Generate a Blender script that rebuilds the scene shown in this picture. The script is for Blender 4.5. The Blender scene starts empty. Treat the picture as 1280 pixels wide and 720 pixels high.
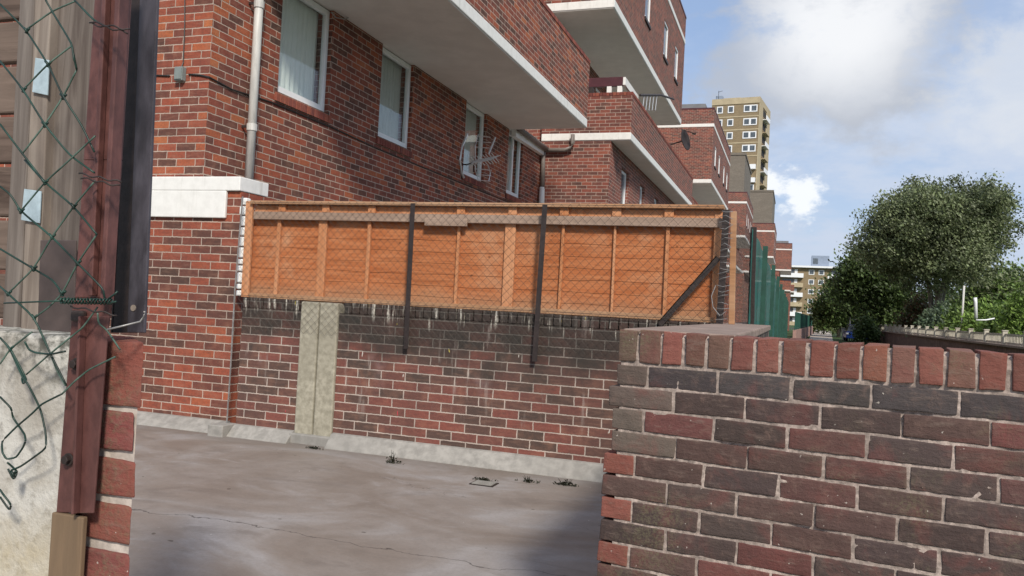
import bpy, bmesh, math, random
from mathutils import Vector, Matrix, noise as mnoise
random.seed(11)
S = bpy.context.scene
COL = S.collection
R = math.radians
# ---------------------------------------------------------------- camera
CAM = Vector((0, 0, 1.3))
YAW, PITCH, ROLL, FPX = R(19.0), R(1.18), R(3.0), 1020.0
f0 = Vector((-math.sin(YAW), math.cos(YAW), 0)); r0 = Vector((math.cos(YAW), math.sin(YAW), 0)); zz = Vector((0, 0, 1))
CF = math.cos(PITCH)*f0 + math.sin(PITCH)*zz
u0 = math.cos(PITCH)*zz - math.sin(PITCH)*f0
CR = math.cos(ROLL)*r0 + math.sin(ROLL)*u0
CU = math.cos(ROLL)*u0 - math.sin(ROLL)*r0
cd = bpy.data.cameras.new('camera'); cam = bpy.data.objects.new('camera', cd); COL.objects.link(cam)
cam.matrix_world = Matrix(((CR.x, CU.x, -CF.x, CAM.x), (CR.y, CU.y, -CF.y, CAM.y), (CR.z, CU.z, -CF.z, CAM.z), (0, 0, 0, 1)))
cd.sensor_width = 36; cd.lens = 36*FPX/1280; cd.clip_start = .05; cd.clip_end = 3000
S.camera = cam
def ray(x, y): return CF + (x-640)/FPX*CR - (y-360)/FPX*CU
def onX(x, y, X): d = ray(x, y); return CAM + d*(X/d.x)
def onY(x, y, Y): d = ray(x, y); return CAM + d*(Y/d.y)
def onZ(x, y, Z): d = ray(x, y); return CAM + d*((Z-1.3)/d.z)
def onD(x, y, D): return CAM + ray(x, y)*D
# ---------------------------------------------------------------- world, sun, exposure
SUN = Vector((.40, -.66, .62)).normalized()
SUN_EL = math.asin(SUN.z); SUN_ROT = math.atan2(SUN.x, SUN.y)
W = bpy.data.worlds.new("World"); S.world = W; W.use_nodes = True
nt = W.node_tree; nt.nodes.clear()
def N(t, typ, **kw):
    n = t.nodes.new(typ)
    for k, v in kw.items(): setattr(n, k, v)
    return n
def setin(t, n, k, v):
    if v is None: return
    if hasattr(v, 'is_output'): t.links.new(v, n.inputs[k])
    else: n.inputs[k].default_value = v
def math_(t, op, a, b=None, c=None, clamp=False):
    n = N(t, 'ShaderNodeMath', operation=op, use_clamp=clamp)
    for i, v in enumerate((a, b, c)): setin(t, n, i, v)
    return n.outputs[0]
def mix_(t, fac, a, b, blend='MIX'):
    n = N(t, 'ShaderNodeMix', data_type='RGBA', blend_type=blend)
    setin(t, n, 0, fac)
    for k, v in ((6, a), (7, b)):
        if isinstance(v, tuple) and len(v) == 3: v = v+(1,)
        setin(t, n, k, v)
    return n.outputs[2]
def smooth_(t, v, a, b, lo=0., hi=1.):
    n = N(t, 'ShaderNodeMapRange', interpolation_type='SMOOTHSTEP')
    setin(t, n, 0, v); setin(t, n, 1, a); setin(t, n, 2, b); setin(t, n, 3, lo); setin(t, n, 4, hi)
    return n.outputs[0]
def noise_(t, vec, scale, detail=4, rough=.55, dist=0., dim='3D'):
    n = N(t, 'ShaderNodeTexNoise', noise_dimensions=dim)
    setin(t, n, 'Vector', vec)
    n.inputs['Scale'].default_value = scale; n.inputs['Detail'].default_value = detail
    n.inputs['Roughness'].default_value = rough; n.inputs['Distortion'].default_value = dist
    return n.outputs['Fac']
def vmul_(t, vec, s):
    n = N(t, 'ShaderNodeVectorMath', operation='MULTIPLY'); setin(t, n, 0, vec); n.inputs[1].default_value = s
    return n.outputs[0]
def vdot_(t, vec, d):
    n = N(t, 'ShaderNodeVectorMath', operation='DOT_PRODUCT'); setin(t, n, 0, vec); n.inputs[1].default_value = d
    return n.outputs['Value']
def comb_(t, x, y, z=0.):
    n = N(t, 'ShaderNodeCombineXYZ')
    for i, v in enumerate((x, y, z)): setin(t, n, i, v)
    return n.outputs[0]

sky = N(nt, 'ShaderNodeTexSky', sky_type='NISHITA', sun_disc=False, sun_elevation=SUN_EL, sun_rotation=SUN_ROT)
sky.air_density = 1.0; sky.dust_density = 1.2; sky.ozone_density = 1.5
SKY_STR = .10
tc = N(nt, 'ShaderNodeTexCoord'); dirv = tc.outputs['Generated']
sp = N(nt, 'ShaderNodeSeparateXYZ'); nt.links.new(dirv, sp.inputs[0])
den = math_(nt, 'ADD', math_(nt, 'MAXIMUM', sp.outputs[2], 0.0), .22)
cp = comb_(nt, math_(nt, 'DIVIDE', sp.outputs[0], den), math_(nt, 'DIVIDE', sp.outputs[1], den), 3.1)
n1 = noise_(nt, cp, 1.9, 12, .60, .25)
n2 = noise_(nt, vmul_(nt, cp, (1, 1.0, 1)), 4.2, 8, .62, .2)
n3 = noise_(nt, vmul_(nt, dirv, (1, 1, 1.5)), 9.0, 10, .62, .15)
def blob(px, py, r_in, r_out):                          # a cloud with its own bearing in the sky
    d = ray(px, py).normalized()
    dv = vdot_(nt, dirv, tuple(d))
    ang = math_(nt, 'ARCCOSINE', math_(nt, 'MINIMUM', dv, 1.0))
    ang = math_(nt, 'ADD', ang, math_(nt, 'MULTIPLY', math_(nt, 'SUBTRACT', n3, .5), .30))
    return smooth_(nt, ang, r_in, r_out, 1., 0.)
veil = smooth_(nt, math_(nt, 'ADD', math_(nt, 'MULTIPLY', n1, .6), math_(nt, 'MULTIPLY', n2, .4)), .38, .58, .46, .97)
clear = blob(885, 20, .02, .22)
veil = math_(nt, 'MULTIPLY', veil, math_(nt, 'SUBTRACT', 1.0, math_(nt, 'MULTIPLY', clear, .75)))
skyc = vmul_(nt, sky.outputs[0], (SKY_STR, SKY_STR, SKY_STR))
skyc = mix_(nt, .45, skyc, (.20, .34, .64))
base = mix_(nt, veil, skyc, (.46, .52, .63))
big = math_(nt, 'MAXIMUM', blob(1060, 45, .07, .15), math_(nt, 'MULTIPLY', blob(965, 90, .04, .10), .9))
shade = smooth_(nt, math_(nt, 'ADD', n3, math_(nt, 'MULTIPLY', math_(nt, 'SUBTRACT', blob(1050, 20, .03, .15), .5), .35)), .36, .72)
bigc = mix_(nt, shade, (.38, .405, .455), (.73, .735, .745))
base = mix_(nt, math_(nt, 'MULTIPLY', big, .9), base, bigc)
base = mix_(nt, math_(nt, 'MULTIPLY', blob(1000, 243, .010, .040), .9), base, (.76, .78, .80))
base = mix_(nt, math_(nt, 'MULTIPLY', blob(1265, 115, .02, .10), .6), base, (.60, .62, .65))
bg = N(nt, 'ShaderNodeBackground'); nt.links.new(base, bg.inputs[0]); bg.inputs[1].default_value = 1.0
wo = N(nt, 'ShaderNodeOutputWorld'); nt.links.new(bg.outputs[0], wo.inputs[0])
sl = bpy.data.lights.new('sun', 'SUN'); sun = bpy.data.objects.new('sun', sl); COL.objects.link(sun)
sl.energy = 3.1; sl.angle = R(8.0); sl.color = (1, .93, .82)
sun.rotation_euler = SUN.to_track_quat('Z', 'Y').to_euler()
S.view_settings.view_transform = 'Standard'; S.view_settings.look = 'None'
S.view_settings.exposure = 0.40; S.view_settings.gamma = 1.0
S.view_settings.use_curve_mapping = False
# ---------------------------------------------------------------- materials
def newmat(name):
    m = bpy.data.materials.new(name); m.use_nodes = True; t = m.node_tree
    b = t.nodes['Principled BSDF']; return m, t, b
def bump_(t, b, h, strength=.5, dist=.01):
    n = N(t, 'ShaderNodeBump'); n.inputs['Strength'].default_value = strength; n.inputs['Distance'].default_value = dist
    t.links.new(h, n.inputs['Height']); t.links.new(n.outputs[0], b.inputs['Normal'])
def ramp_(t, fac, stops, interp='LINEAR'):
    n = N(t, 'ShaderNodeValToRGB'); cr = n.color_ramp; cr.interpolation = interp
    while len(cr.elements) < len(stops): cr.elements.new(.5)
    for e, (p, c) in zip(cr.elements, stops): e.position = p; e.color = c+(1,)
    setin(t, n, 0, fac); return n.outputs[0]
def plain(name, c, rough=.6, var=.25, scale=14, metallic=0., bump=.15, c2=None, stretch=(1, 1, 1), spec=.4):
    m, t, b = newmat(name)
    g = N(t, 'ShaderNodeNewGeometry').outputs['Position']
    v = vmul_(t, g, stretch)
    n = noise_(t, v, scale, 5, .6); k = noise_(t, v, scale*.13, 3, .5)
    dark = tuple(x*(1-var) for x in c); lite = c2 or tuple(min(1, x*(1+var*.6)) for x in c)
    c_ = mix_(t, smooth_(t, n, .3, .7), dark, lite)
    c_ = mix_(t, smooth_(t, k, .35, .65, 0, .5), c_, dark)
    t.links.new(c_, b.inputs['Base Color']); b.inputs['Roughness'].default_value = rough
    b.inputs['Metallic'].default_value = metallic; b.inputs['Specular IOR Level'].default_value = spec
    if bump: bump_(t, b, n, bump, .004)
    return m
RED = [(0, (.075, .043, .034)), (.16, (.115, .050, .038)), (.34, (.175, .055, .040)), (.55, (.25, .066, .042)), (.75, (.33, .080, .044)), (.92, (.42, .115, .048)), (1, (.47, .15, .06))]
DULL = [(0, (.085, .046, .040)), (.25, (.14, .054, .045)), (.5, (.20, .060, .047)), (.8, (.27, .074, .052)), (1, (.33, .098, .060))]
GRIMY = [(0, (.070, .052, .044)), (.3, (.105, .062, .051)), (.55, (.145, .066, .054)), (.8, (.19, .068, .055)), (1, (.26, .080, .060))]
def brick_mat(name, pal, mortar=(.50, .39, .32), grime=.30, bump=.6, stain=False, u_off=0., v_off=0., tintnoise=.3):
    m, t, b = newmat(name)
    g = N(t, 'ShaderNodeNewGeometry')
    P = N(t, 'ShaderNodeSeparateXYZ'); t.links.new(g.outputs['Position'], P.inputs[0])
    NN = N(t, 'ShaderNodeSeparateXYZ'); t.links.new(g.outputs['True Normal'], NN.inputs[0])
    sx = math_(t, 'GREATER_THAN', math_(t, 'ABSOLUTE', NN.outputs[0]), .7)
    sz = math_(t, 'GREATER_THAN', math_(t, 'ABSOLUTE', NN.outputs[2]), .7)
    def sel(f, a, c): return math_(t, 'ADD', math_(t, 'MULTIPLY', a, math_(t, 'SUBTRACT', 1., f)), math_(t, 'MULTIPLY', c, f))
    u = sel(sx, P.outputs[0], P.outputs[1]); v = sel(sz, P.outputs[2], P.outputs[1])
    pos = g.outputs['Position']
    wob = math_(t, 'MULTIPLY', math_(t, 'SUBTRACT', noise_(t, pos, 22, 3, .6), .5), .010)
    wob2 = math_(t, 'MULTIPLY', math_(t, 'SUBTRACT', noise_(t, pos, 31, 3, .6), .5), .010)
    u = math_(t, 'ADD', math_(t, 'ADD', u, u_off), wob); v = math_(t, 'ADD', math_(t, 'ADD', v, v_off), wob2)
    vr = math_(t, 'DIVIDE', v, .075); row = math_(t, 'FLOOR', vr)
    jit = N(t, 'ShaderNodeTexWhiteNoise', noise_dimensions='1D'); t.links.new(row, jit.inputs['W'])
    ur = math_(t, 'ADD', math_(t, 'DIVIDE', u, .225), math_(t, 'MULTIPLY', math_(t, 'MODULO', math_(t, 'ABSOLUTE', row), 2.), .5))
    ur = math_(t, 'ADD', ur, math_(t, 'MULTIPLY', math_(t, 'SUBTRACT', jit.outputs[0], .5), .10))
    colm = math_(t, 'FLOOR', ur)
    du = math_(t, 'MULTIPLY', math_(t, 'SUBTRACT', .5, math_(t, 'ABSOLUTE', math_(t, 'SUBTRACT', math_(t, 'FRACT', ur), .5))), .225)
    dv = math_(t, 'MULTIPLY', math_(t, 'SUBTRACT', .5, math_(t, 'ABSOLUTE', math_(t, 'SUBTRACT', math_(t, 'FRACT', vr), .5))), .075)
    d = math_(t, 'MINIMUM', du, dv)
    mask = smooth_(t, math_(t, 'ADD', d, math_(t, 'MULTIPLY', math_(t, 'SUBTRACT', noise_(t, pos, 95, 3, .6), .5), .004)), .0034, .0062)
    wn = N(t, 'ShaderNodeTexWhiteNoise', noise_dimensions='3D')
    t.links.new(comb_(t, colm, row, math_(t, 'ADD', math_(t, 'MULTIPLY', sx, 7.), 1.3)), wn.inputs['Vector'])
    batch = noise_(t, pos, .55, 4, .6)
    rc = ramp_(t, math_(t, 'ADD', math_(t, 'MULTIPLY', wn.outputs['Value'], .82), math_(t, 'MULTIPLY', math_(t, 'SUBTRACT', batch, .38), .8), clamp=True), pal)
    fine = noise_(t, pos, 55, 5, .65); mid = noise_(t, pos, 8, 4, .6); large = noise_(t, pos, .9, 4, .6)
    rc = mix_(t, smooth_(t, fine, .3, .75, 0, .75), rc, mix_(t, .5, rc, (.05, .034, .03)))
    streak = noise_(t, vmul_(t, pos, (9, 9, 42)), 1., 4, .6)
    rc = mix_(t, smooth_(t, streak, .48, .72, 0, .55), rc, mix_(t, .45, rc, (.30, .17, .12)))
    rc = mix_(t, smooth_(t, streak, .50, .30, 0, .5), rc, mix_(t, .55, rc, (.06, .045, .04)))
    rc = mix_(t, smooth_(t, mid, .45, .8, 0, tintnoise), rc, (.36, .17, .11))
    mc = mix_(t, smooth_(t, mid, .3, .75), tuple(x*.75 for x in mortar), mortar)
    c = mix_(t, mask, mc, rc)
    c = mix_(t, smooth_(t, large, .42, .72, 0, grime), c, mix_(t, .5, c, (.05, .042, .038)))
    run = noise_(t, vmul_(t, pos, (3.6, 3.6, .28)), 1., 5, .65)
    c = mix_(t, smooth_(t, run, .54, .76, 0, .5), c, mix_(t, .45, c, (.045, .036, .032)))
    if stain:                                            # soot and lime runs along the head of the wall, paint flecks below
        zn = math_(t, 'ADD', P.outputs[2], math_(t, 'MULTIPLY', math_(t, 'SUBTRACT', noise_(t, pos, 2.6, 6, .65), .5), 1.05))
        zn = math_(t, 'SUBTRACT', zn, smooth_(t, P.outputs[0], -4.7, -3.5, .16, 0.))
        c = mix_(t, smooth_(t, zn, .54, 1.06, 0, .97), c, mix_(t, .17, (.030, .030, .027), c))
        st = noise_(t, vmul_(t, pos, (26, 26, 2.2)), 1., 4, .6)
        lo_ = noise_(t, vmul_(t, pos, (3.1, 3.1, .2)), 1., 3, .6)
        zz_ = smooth_(t, math_(t, 'ADD', P.outputs[2], math_(t, 'ADD', math_(t, 'MULTIPLY', st, .10), math_(t, 'MULTIPLY', math_(t, 'SUBTRACT', lo_, .5), .5))), 1.14, 1.27)
        c = mix_(t, math_(t, 'MULTIPLY', zz_, smooth_(t, st, .57, .66, 0, .75)), c, (.62, .58, .50))
        bl = noise_(t, vmul_(t, pos, (3.2, 3.2, 2.0)), 1., 3, .5)
        c = mix_(t, math_(t, 'MULTIPLY', smooth_(t, bl, .60, .78, 0, .42), smooth_(t, P.outputs[2], .35, .6)), c, (.40, .30, .30))
        pl = noise_(t, vmul_(t, pos, (11, 11, 1.5)), 1., 5, .65)
        c = mix_(t, math_(t, 'MULTIPLY', smooth_(t, pl, .58, .74, 0, .45), smooth_(t, P.outputs[2], .2, .45)), c, (.42, .36, .32))
        fl = noise_(t, vmul_(t, pos, (30, 30, 7)), 1., 2, .5)
        fk = noise_(t, pos, 1.7, 2, .5)
        c = mix_(t, smooth_(t, fl, .74, .76, 0, .8), c, ramp_(t, fk, [(0, (.5, .4, .05)), (.45, (.55, .45, .1)), (.5, (.6, .55, .5)), (.58, (.6, .56, .5)), (.6, (.55, .05, .08)), (1, (.5, .05, .08))], 'CONSTANT'))
    t.links.new(c, b.inputs['Base Color']); b.inputs['Roughness'].default_value = .88; b.inputs['Specular IOR Level'].default_value = .25
    h = math_(t, 'ADD', math_(t, 'MULTIPLY', mask, .8), math_(t, 'MULTIPLY', fine, .5))
    bump_(t, b, h, bump, .006)
    return m
def tinted(name, rough=.88, bump=.5, mult=.45, scale=38, spots=(.55, .45, .38), spot=.0):
    """base colour from the 'tint' colour attribute (each brick, leaf or board its own colour)"""
    m, t, b = newmat(name)
    a = N(t, 'ShaderNodeAttribute', attribute_name='tint')
    g = N(t, 'ShaderNodeNewGeometry').outputs['Position']
    n = noise_(t, g, scale, 6, .65); k = noise_(t, g, scale*.22, 4, .6, .4)
    c = mix_(t, smooth_(t, n, .25, .78, 0, mult), a.outputs['Color'], mix_(t, .6, a.outputs['Color'], (.03, .025, .022)))
    c = mix_(t, smooth_(t, k, .5, .75, 0, .5), c, mix_(t, .35, c, (.30, .15, .11)))
    if spot:
        q = noise_(t, g, 90, 2, .5); c = mix_(t, smooth_(t, q, .72, .76, 0, spot), c, spots)
    t.links.new(c, b.inputs['Base Color']); b.inputs['Roughness'].default_value = rough; b.inputs['Specular IOR Level'].default_value = .3
    h = math_(t, 'ADD', n, math_(t, 'MULTIPLY', k, 1.3)); bump_(t, b, h, bump, .006)
    return m
def leafmat(name):
    m, t, b = newmat(name)
    a = N(t, 'ShaderNodeAttribute', attribute_name='tint')
    t.links.new(a.outputs['Color'], b.inputs['Base Color']); b.inputs['Roughness'].default_value = .5; b.inputs['Specular IOR Level'].default_value = .35
    tr = N(t, 'ShaderNodeBsdfTranslucent'); t.links.new(a.outputs['Color'], tr.inputs[0])
    mx = N(t, 'ShaderNodeMixShader'); mx.inputs[0].default_value = .22
    t.links.new(b.outputs[0], mx.inputs[1]); t.links.new(tr.outputs[0], mx.inputs[2])
    t.links.new(mx.outputs[0], t.nodes['Material Output'].inputs[0])
    return m
def glassmat(name, tint=(.96, .98, .97)):
    m, t, b = newmat(name); t.nodes.remove(b)
    tr = N(t, 'ShaderNodeBsdfTransparent'); tr.inputs[0].default_value = tint+(1,)
    gl = N(t, 'ShaderNodeBsdfGlossy'); gl.inputs['Roughness'].default_value = .03
    g = N(t, 'ShaderNodeNewGeometry'); dp_ = N(t, 'ShaderNodeVectorMath', operation='DOT_PRODUCT')
    t.links.new(g.outputs['Normal'], dp_.inputs[0]); t.links.new(g.outputs['Incoming'], dp_.inputs[1])
    c5 = math_(t, 'POWER', math_(t, 'SUBTRACT', 1., math_(t, 'ABSOLUTE', dp_.outputs['Value'])), 5.)
    mx = N(t, 'ShaderNodeMixShader'); t.links.new(math_(t, 'ADD', math_(t, 'MULTIPLY', c5, .94), .06, clamp=True), mx.inputs[0])
    t.links.new(tr.outputs[0], mx.inputs[1]); t.links.new(gl.outputs[0], mx.inputs[2])
    t.links.new(mx.outputs[0], t.nodes['Material Output'].inputs[0]); return m
M = {}
M['brick'] = brick_mat('building_brick', RED)
M['brick_low'] = brick_mat('yard_building_brick', RED, grime=.45, v_off=.02)
M['brick_far'] = brick_mat('terrace_brick', DULL, bump=.3, u_off=.06, mortar=(.45, .36, .30))
M['brick_rear'] = brick_mat('stained_wall_brick', GRIMY, mortar=(.52, .43, .37), grime=.5, stain=True, u_off=.11, v_off=-.012)
def nearbrick():
    m, t, b = newmat('sooty_near_brick')
    a = N(t, 'ShaderNodeAttribute', attribute_name='tint').outputs['Color']
    g = N(t, 'ShaderNodeNewGeometry').outputs['Position']
    P = N(t, 'ShaderNodeSeparateXYZ'); t.links.new(g, P.inputs[0])
    blot = noise_(t, g, 6.5, 6, .62, .6); mid = noise_(t, g, 24, 6, .68, .3); fine = noise_(t, g, 110, 5, .7); strk = noise_(t, vmul_(t, g, (14, 14, 60)), 1., 5, .65)
    c = mix_(t, smooth_(t, blot, .50, .66, 0, .75), a, mix_(t, .45, a, (.19, .060, .052)))
    c = mix_(t, smooth_(t, blot, .48, .34, 0, .5), c, mix_(t, .35, c, (.046, .036, .033)))
    c = mix_(t, smooth_(t, mid, .50, .72, 0, .7), c, mix_(t, .5, c, (.21, .135, .11)))
    c = mix_(t, smooth_(t, mid, .46, .28, 0, .75), c, mix_(t, .35, c, (.035, .028, .027)))
    c = mix_(t, smooth_(t, strk, .54, .74, 0, .45), c, (.20, .15, .125))
    c = mix_(t, smooth_(t, fine, .58, .75, 0, .45), c, (.045, .035, .032))
    li = noise_(t, g, 3.1, 4, .6); c = mix_(t, math_(t, 'MULTIPLY', smooth_(t, li, .52, .68), smooth_(t, fine, .42, .62, 0, .5)), c, (.155, .14, .085))
    wsp = noise_(t, g, 66, 2, .5); c = mix_(t, smooth_(t, wsp, .735, .765, 0, .75), c, (.50, .45, .40))
    t.links.new(c, b.inputs['Base Color']); b.inputs['Roughness'].default_value = .9; b.inputs['Specular IOR Level'].default_value = .25
    bump_(t, b, math_(t, 'ADD', math_(t, 'MULTIPLY', mid, 1.2), math_(t, 'ADD', math_(t, 'MULTIPLY', fine, .55), strk)), .75, .005); return m
M['near_brick'] = nearbrick()
M['real_brick'] = tinted('weathered_brick', spot=.5)
M['mortar'] = plain('mortar', (.40, .325, .285), .95, .45, 60, bump=.8, spec=.15)
M['mortar_pale'] = plain('pale_mortar', (.50, .44, .39), .95, .3, 40, bump=.6, spec=.15)
def whitepaint():
    m, t, b = newmat('white_masonry_paint')
    g = N(t, 'ShaderNodeNewGeometry').outputs['Position']
    n = noise_(t, g, 12, 6, .65); st = noise_(t, vmul_(t, g, (17, 17, 1.1)), 1., 5, .65); k = noise_(t, g, 1.1, 3, .5)
    c = mix_(t, smooth_(t, n, .35, .7), (.76, .75, .72), (.69, .68, .65))
    c = mix_(t, math_(t, 'MULTIPLY', smooth_(t, st, .52, .74, 0, .55), smooth_(t, k, .4, .6, .35, 1.)), c, (.42, .40, .35))
    t.links.new(c, b.inputs['Base Color']); b.inputs['Roughness'].default_value = .7
    bump_(t, b, n, .15, .004); return m
M['white'] = whitepaint()
M['soffit'] = plain('soffit_paint', (.66, .64, .61), .8, .08, 3, bump=.03)
M['upvc'] = plain('white_window_frame', (.80, .81, .82), .35, .04, 8, bump=0)
M['glass'] = glassmat('window_glass')
M['curtain'] = plain('net_curtain', (.82, .85, .82), .9, .10, 30, bump=0, stretch=(6, 6, .3))
M['curtain_dark'] = plain('grey_blind', (.50, .53, .51), .9, .15, 30, bump=0, stretch=(6, 6, .3))
M['farpane'] = plain('far_window_pane', (.10, .12, .14), .12, .4, 2, bump=0, spec=.6)
M['dark_inside'] = plain('room_and_recess_dark', (.035, .034, .033), .9, .2, 4, bump=0)  # rooms behind the windows, and the painted shade of the tower's balcony recesses
M['concrete'] = plain('pale_concrete', (.35, .32, .245), .9, .28, 22, bump=.4, c2=(.41, .38, .30))
M['kerbc'] = plain('concrete_fillet', (.30, .285, .262), .9, .25, 12, bump=.3)
M['rust_steel'] = plain('red_oxide_painted_steel', (.105, .042, .037), .5, .35, 17, bump=.3, c2=(.145, .060, .052), stretch=(2.5, 2.5, 1.3))
M['dark_steel'] = plain('dark_grey_painted_steel', (.050, .043, .052), .45, .5, 14, bump=.2, c2=(.085, .078, .095), stretch=(2, 2, .6))
M['iron'] = plain('rusty_dark_iron', (.032, .022, .020), .6, .4, 40, bump=.3)
M['wire'] = plain('rusted_mesh_wire', (.06, .05, .04), .6, .4, 30, bump=0)
M['greenwire'] = plain('green_plastic_wire', (.010, .034, .026), .45, .6, 25, bump=0, c2=(.018, .062, .046))
M['tiewire'] = plain('galvanised_tie_wire', (.36, .35, .34), .4, .3, 40, metallic=.5, bump=0)
M['silver'] = plain('aluminium', (.62, .62, .62), .35, .15, 30, metallic=.6, bump=0)
M['pipe'] = plain('pale_grey_downpipe', (.56, .55, .52), .5, .2, 10, bump=.05, stretch=(3, 3, .5))
M['brownpipe'] = plain('grey_brown_soil_pipe', (.22, .19, .17), .5, .3, 10, bump=.05)
M['cable'] = plain('black_cable', (.02, .02, .02), .5, .2, 10, bump=0)
M['boxgrey'] = plain('grey_plastic_box', (.22, .25, .24), .5, .2, 20, bump=0)
M['maroon'] = plain('maroon_board', (.085, .022, .030), .5, .3, 10, bump=0)
M['blue_steel'] = plain('pale_blue_steel_plate', (.40, .50, .55), .5, .25, 40, bump=.2)
M['tile'] = plain('grey_tile_hanging', (.19, .165, .135), .85, .25, 6, bump=.2, stretch=(1, 1, 4))
M['grass'] = plain('grass', (.045, .085, .022), .95, .5, 5, bump=.6)
M['path'] = plain('path_paving', (.42, .37, .33), .9, .2, 3, bump=.1)
M['pavers'] = plain('pale_paving', (.42, .39, .36), .9, .2, 3, bump=.1)
M['road'] = plain('asphalt', (.055, .055, .055), .92, .3, 30, bump=.3)
M['pinkwall'] = plain('pinkish_low_wall', (.36, .22, .19), .9, .2, 6, bump=.2)
M['brownwall'] = plain('brown_rendered_wall', (.17, .105, .088), .9, .45, 5, bump=.4)
M['copingc'] = plain('wall_coping', (.27, .20, .165), .9, .3, 9, bump=.3)
M['cream'] = plain('cream_fence_paint', (.50, .46, .38), .7, .25, 9, bump=.1)
M['yellowbrick'] = brick_mat('yellow_stock_brick', [(0, (.24, .18, .10)), (.5, (.29, .22, .125)), (1, (.35, .27, .16))], mortar=(.32, .27, .20), bump=.1, grime=.2, tintnoise=.1)
M['towerconc'] = plain('tower_concrete', (.46, .38, .25), .85, .15, 1.2, bump=0)
M['roofgrey'] = plain('roof_plant_grey', (.20, .20, .21), .7, .2, 2, bump=0)
M['bluegrey'] = plain('blue_grey_cladding', (.24, .29, .38), .6, .1, 2, bump=0)
M['bark'] = plain('bark', (.20, .18, .15), .95, .45, 9, bump=.6, stretch=(1, 1, .25))
M['leaf'] = leafmat('leaf')
M['greenscreen'] = plain('green_windbreak_mesh', (.014, .12, .098), .7, .45, 5, bump=.3, c2=(.025, .20, .165), stretch=(3, 3, .4))
_t = M['greenscreen'].node_tree; _tr = N(_t, 'ShaderNodeBsdfTransparent'); _mx = N(_t, 'ShaderNodeMixShader'); _mx.inputs[0].default_value = .10
_t.links.new(_t.nodes['Principled BSDF'].outputs[0], _mx.inputs[1]); _t.links.new(_tr.outputs[0], _mx.inputs[2]); _t.links.new(_mx.outputs[0], _t.nodes['Material Output'].inputs[0])
M['greenpaint'] = plain('green_railing_paint', (.02, .075, .055), .5, .3, 8, bump=0)
M['bluepaint'] = plain('blue_car_paint', (.02, .06, .30), .25, .1, 5, bump=0, spec=.6)
M['tyre'] = plain('tyre_rubber', (.02, .02, .02), .9, .2, 10, bump=0)
M['wood_tint'] = None
def woodmat(name, c, c2, dark, rough=.75, stretch=(3.0, 20, 34), bump=.4, gs=1.):
    m, t, b = newmat(name)
    g = N(t, 'ShaderNodeNewGeometry').outputs['Position']
    v = vmul_(t, g, stretch)
    n = noise_(t, v, gs, 6, .6, 1.2); k = noise_(t, vmul_(t, g, tuple(x*.12 for x in stretch)), gs, 3, .5)
    big = noise_(t, g, 1.3, 3, .5)
    cc = mix_(t, smooth_(t, n, .3, .72), dark, c); cc = mix_(t, smooth_(t, k, .4, .68, 0, .6), cc, c2)
    cc = mix_(t, smooth_(t, big, .45, .7, 0, .35), cc, mix_(t, .5, cc, dark))
    t.links.new(cc, b.inputs['Base Color']); b.inputs['Roughness'].default_value = rough; b.inputs['Specular IOR Level'].default_value = .25
    bump_(t, b, n, bump, .004); return m
def larch(name, c, c2, dark):
    m, t, b = newmat(name)
    g = N(t, 'ShaderNodeNewGeometry').outputs['Position']
    P = N(t, 'ShaderNodeSeparateXYZ'); t.links.new(g, P.inputs[0])
    grain = noise_(t, vmul_(t, g, (2.2, 10, 55)), 1., 7, .65, .8); wav = noise_(t, vmul_(t, g, (1.0, 4, 9)), 1.6, 5, .6, 1.5); fade = noise_(t, g, 2.2, 5, .6); fig = noise_(t, vmul_(t, g, (4, 10, 20)), 1., 4, .6, 2.)
    cc = mix_(t, smooth_(t, wav, .32, .68), c, c2)
    cc = mix_(t, smooth_(t, grain, .44, .70, 0, .65), cc, dark)
    cc = mix_(t, smooth_(t, fig, .58, .75, 0, .55), cc, mix_(t, .5, cc, dark))
    cc = mix_(t, smooth_(t, fade, .50, .70, 0, .6), cc, (.50, .29, .17))
    vor = N(t, 'ShaderNodeTexVoronoi'); t.links.new(vmul_(t, g, (1, .2, 1.3)), vor.inputs['Vector']); vor.inputs['Scale'].default_value = 6.
    cc = mix_(t, smooth_(t, vor.outputs['Distance'], .09, .04, 0, .75), cc, (.14, .05, .02))
    damp = smooth_(t, math_(t, 'ADD', P.outputs[2], math_(t, 'MULTIPLY', math_(t, 'SUBTRACT', fade, .5), .22)), 1.42, 1.27)
    cc = mix_(t, math_(t, 'MULTIPLY', damp, .6), cc, (.36, .22, .13))
    t.links.new(cc, b.inputs['Base Color']); b.inputs['Roughness'].default_value = .8; b.inputs['Specular IOR Level'].default_value = .2
    bump_(t, b, grain, .4, .004); return m
M['larch'] = larch('orange_stained_larch', (.40, .128, .046), (.48, .185, .078), (.23, .066, .022))
M['batten'] = woodmat('faded_orange_batten', (.54, .24, .11), (.60, .31, .17), (.40, .15, .06), stretch=(30, 30, 2.5))
M['caprail'] = woodmat('weathered_cap_rail', (.42, .22, .11), (.46, .30, .19), (.25, .12, .06), stretch=(2.5, 20, 30))
M['greyrail'] = woodmat('greyed_rail', (.34, .23, .17), (.40, .30, .24), (.20, .13, .09), stretch=(2.5, 20, 30))
M['oldwood'] = woodmat('silvered_plank', (.205, .175, .152), (.28, .255, .235), (.085, .066, .056), stretch=(38, 20, 2.0))
M['palewood'] = woodmat('pale_plank_edge', (.28, .235, .195), (.35, .31, .275), (.13, .10, .08), stretch=(40, 20, 2.0))
M['brownwood'] = woodmat('dark_brown_board', (.14, .10, .08), (.20, .15, .12), (.055, .036, .028), stretch=(4, 20, 42))
M['ochre'] = woodmat('ochre_timber', (.17, .105, .058), (.24, .175, .115), (.075, .045, .025), stretch=(30, 20, 3))
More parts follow.
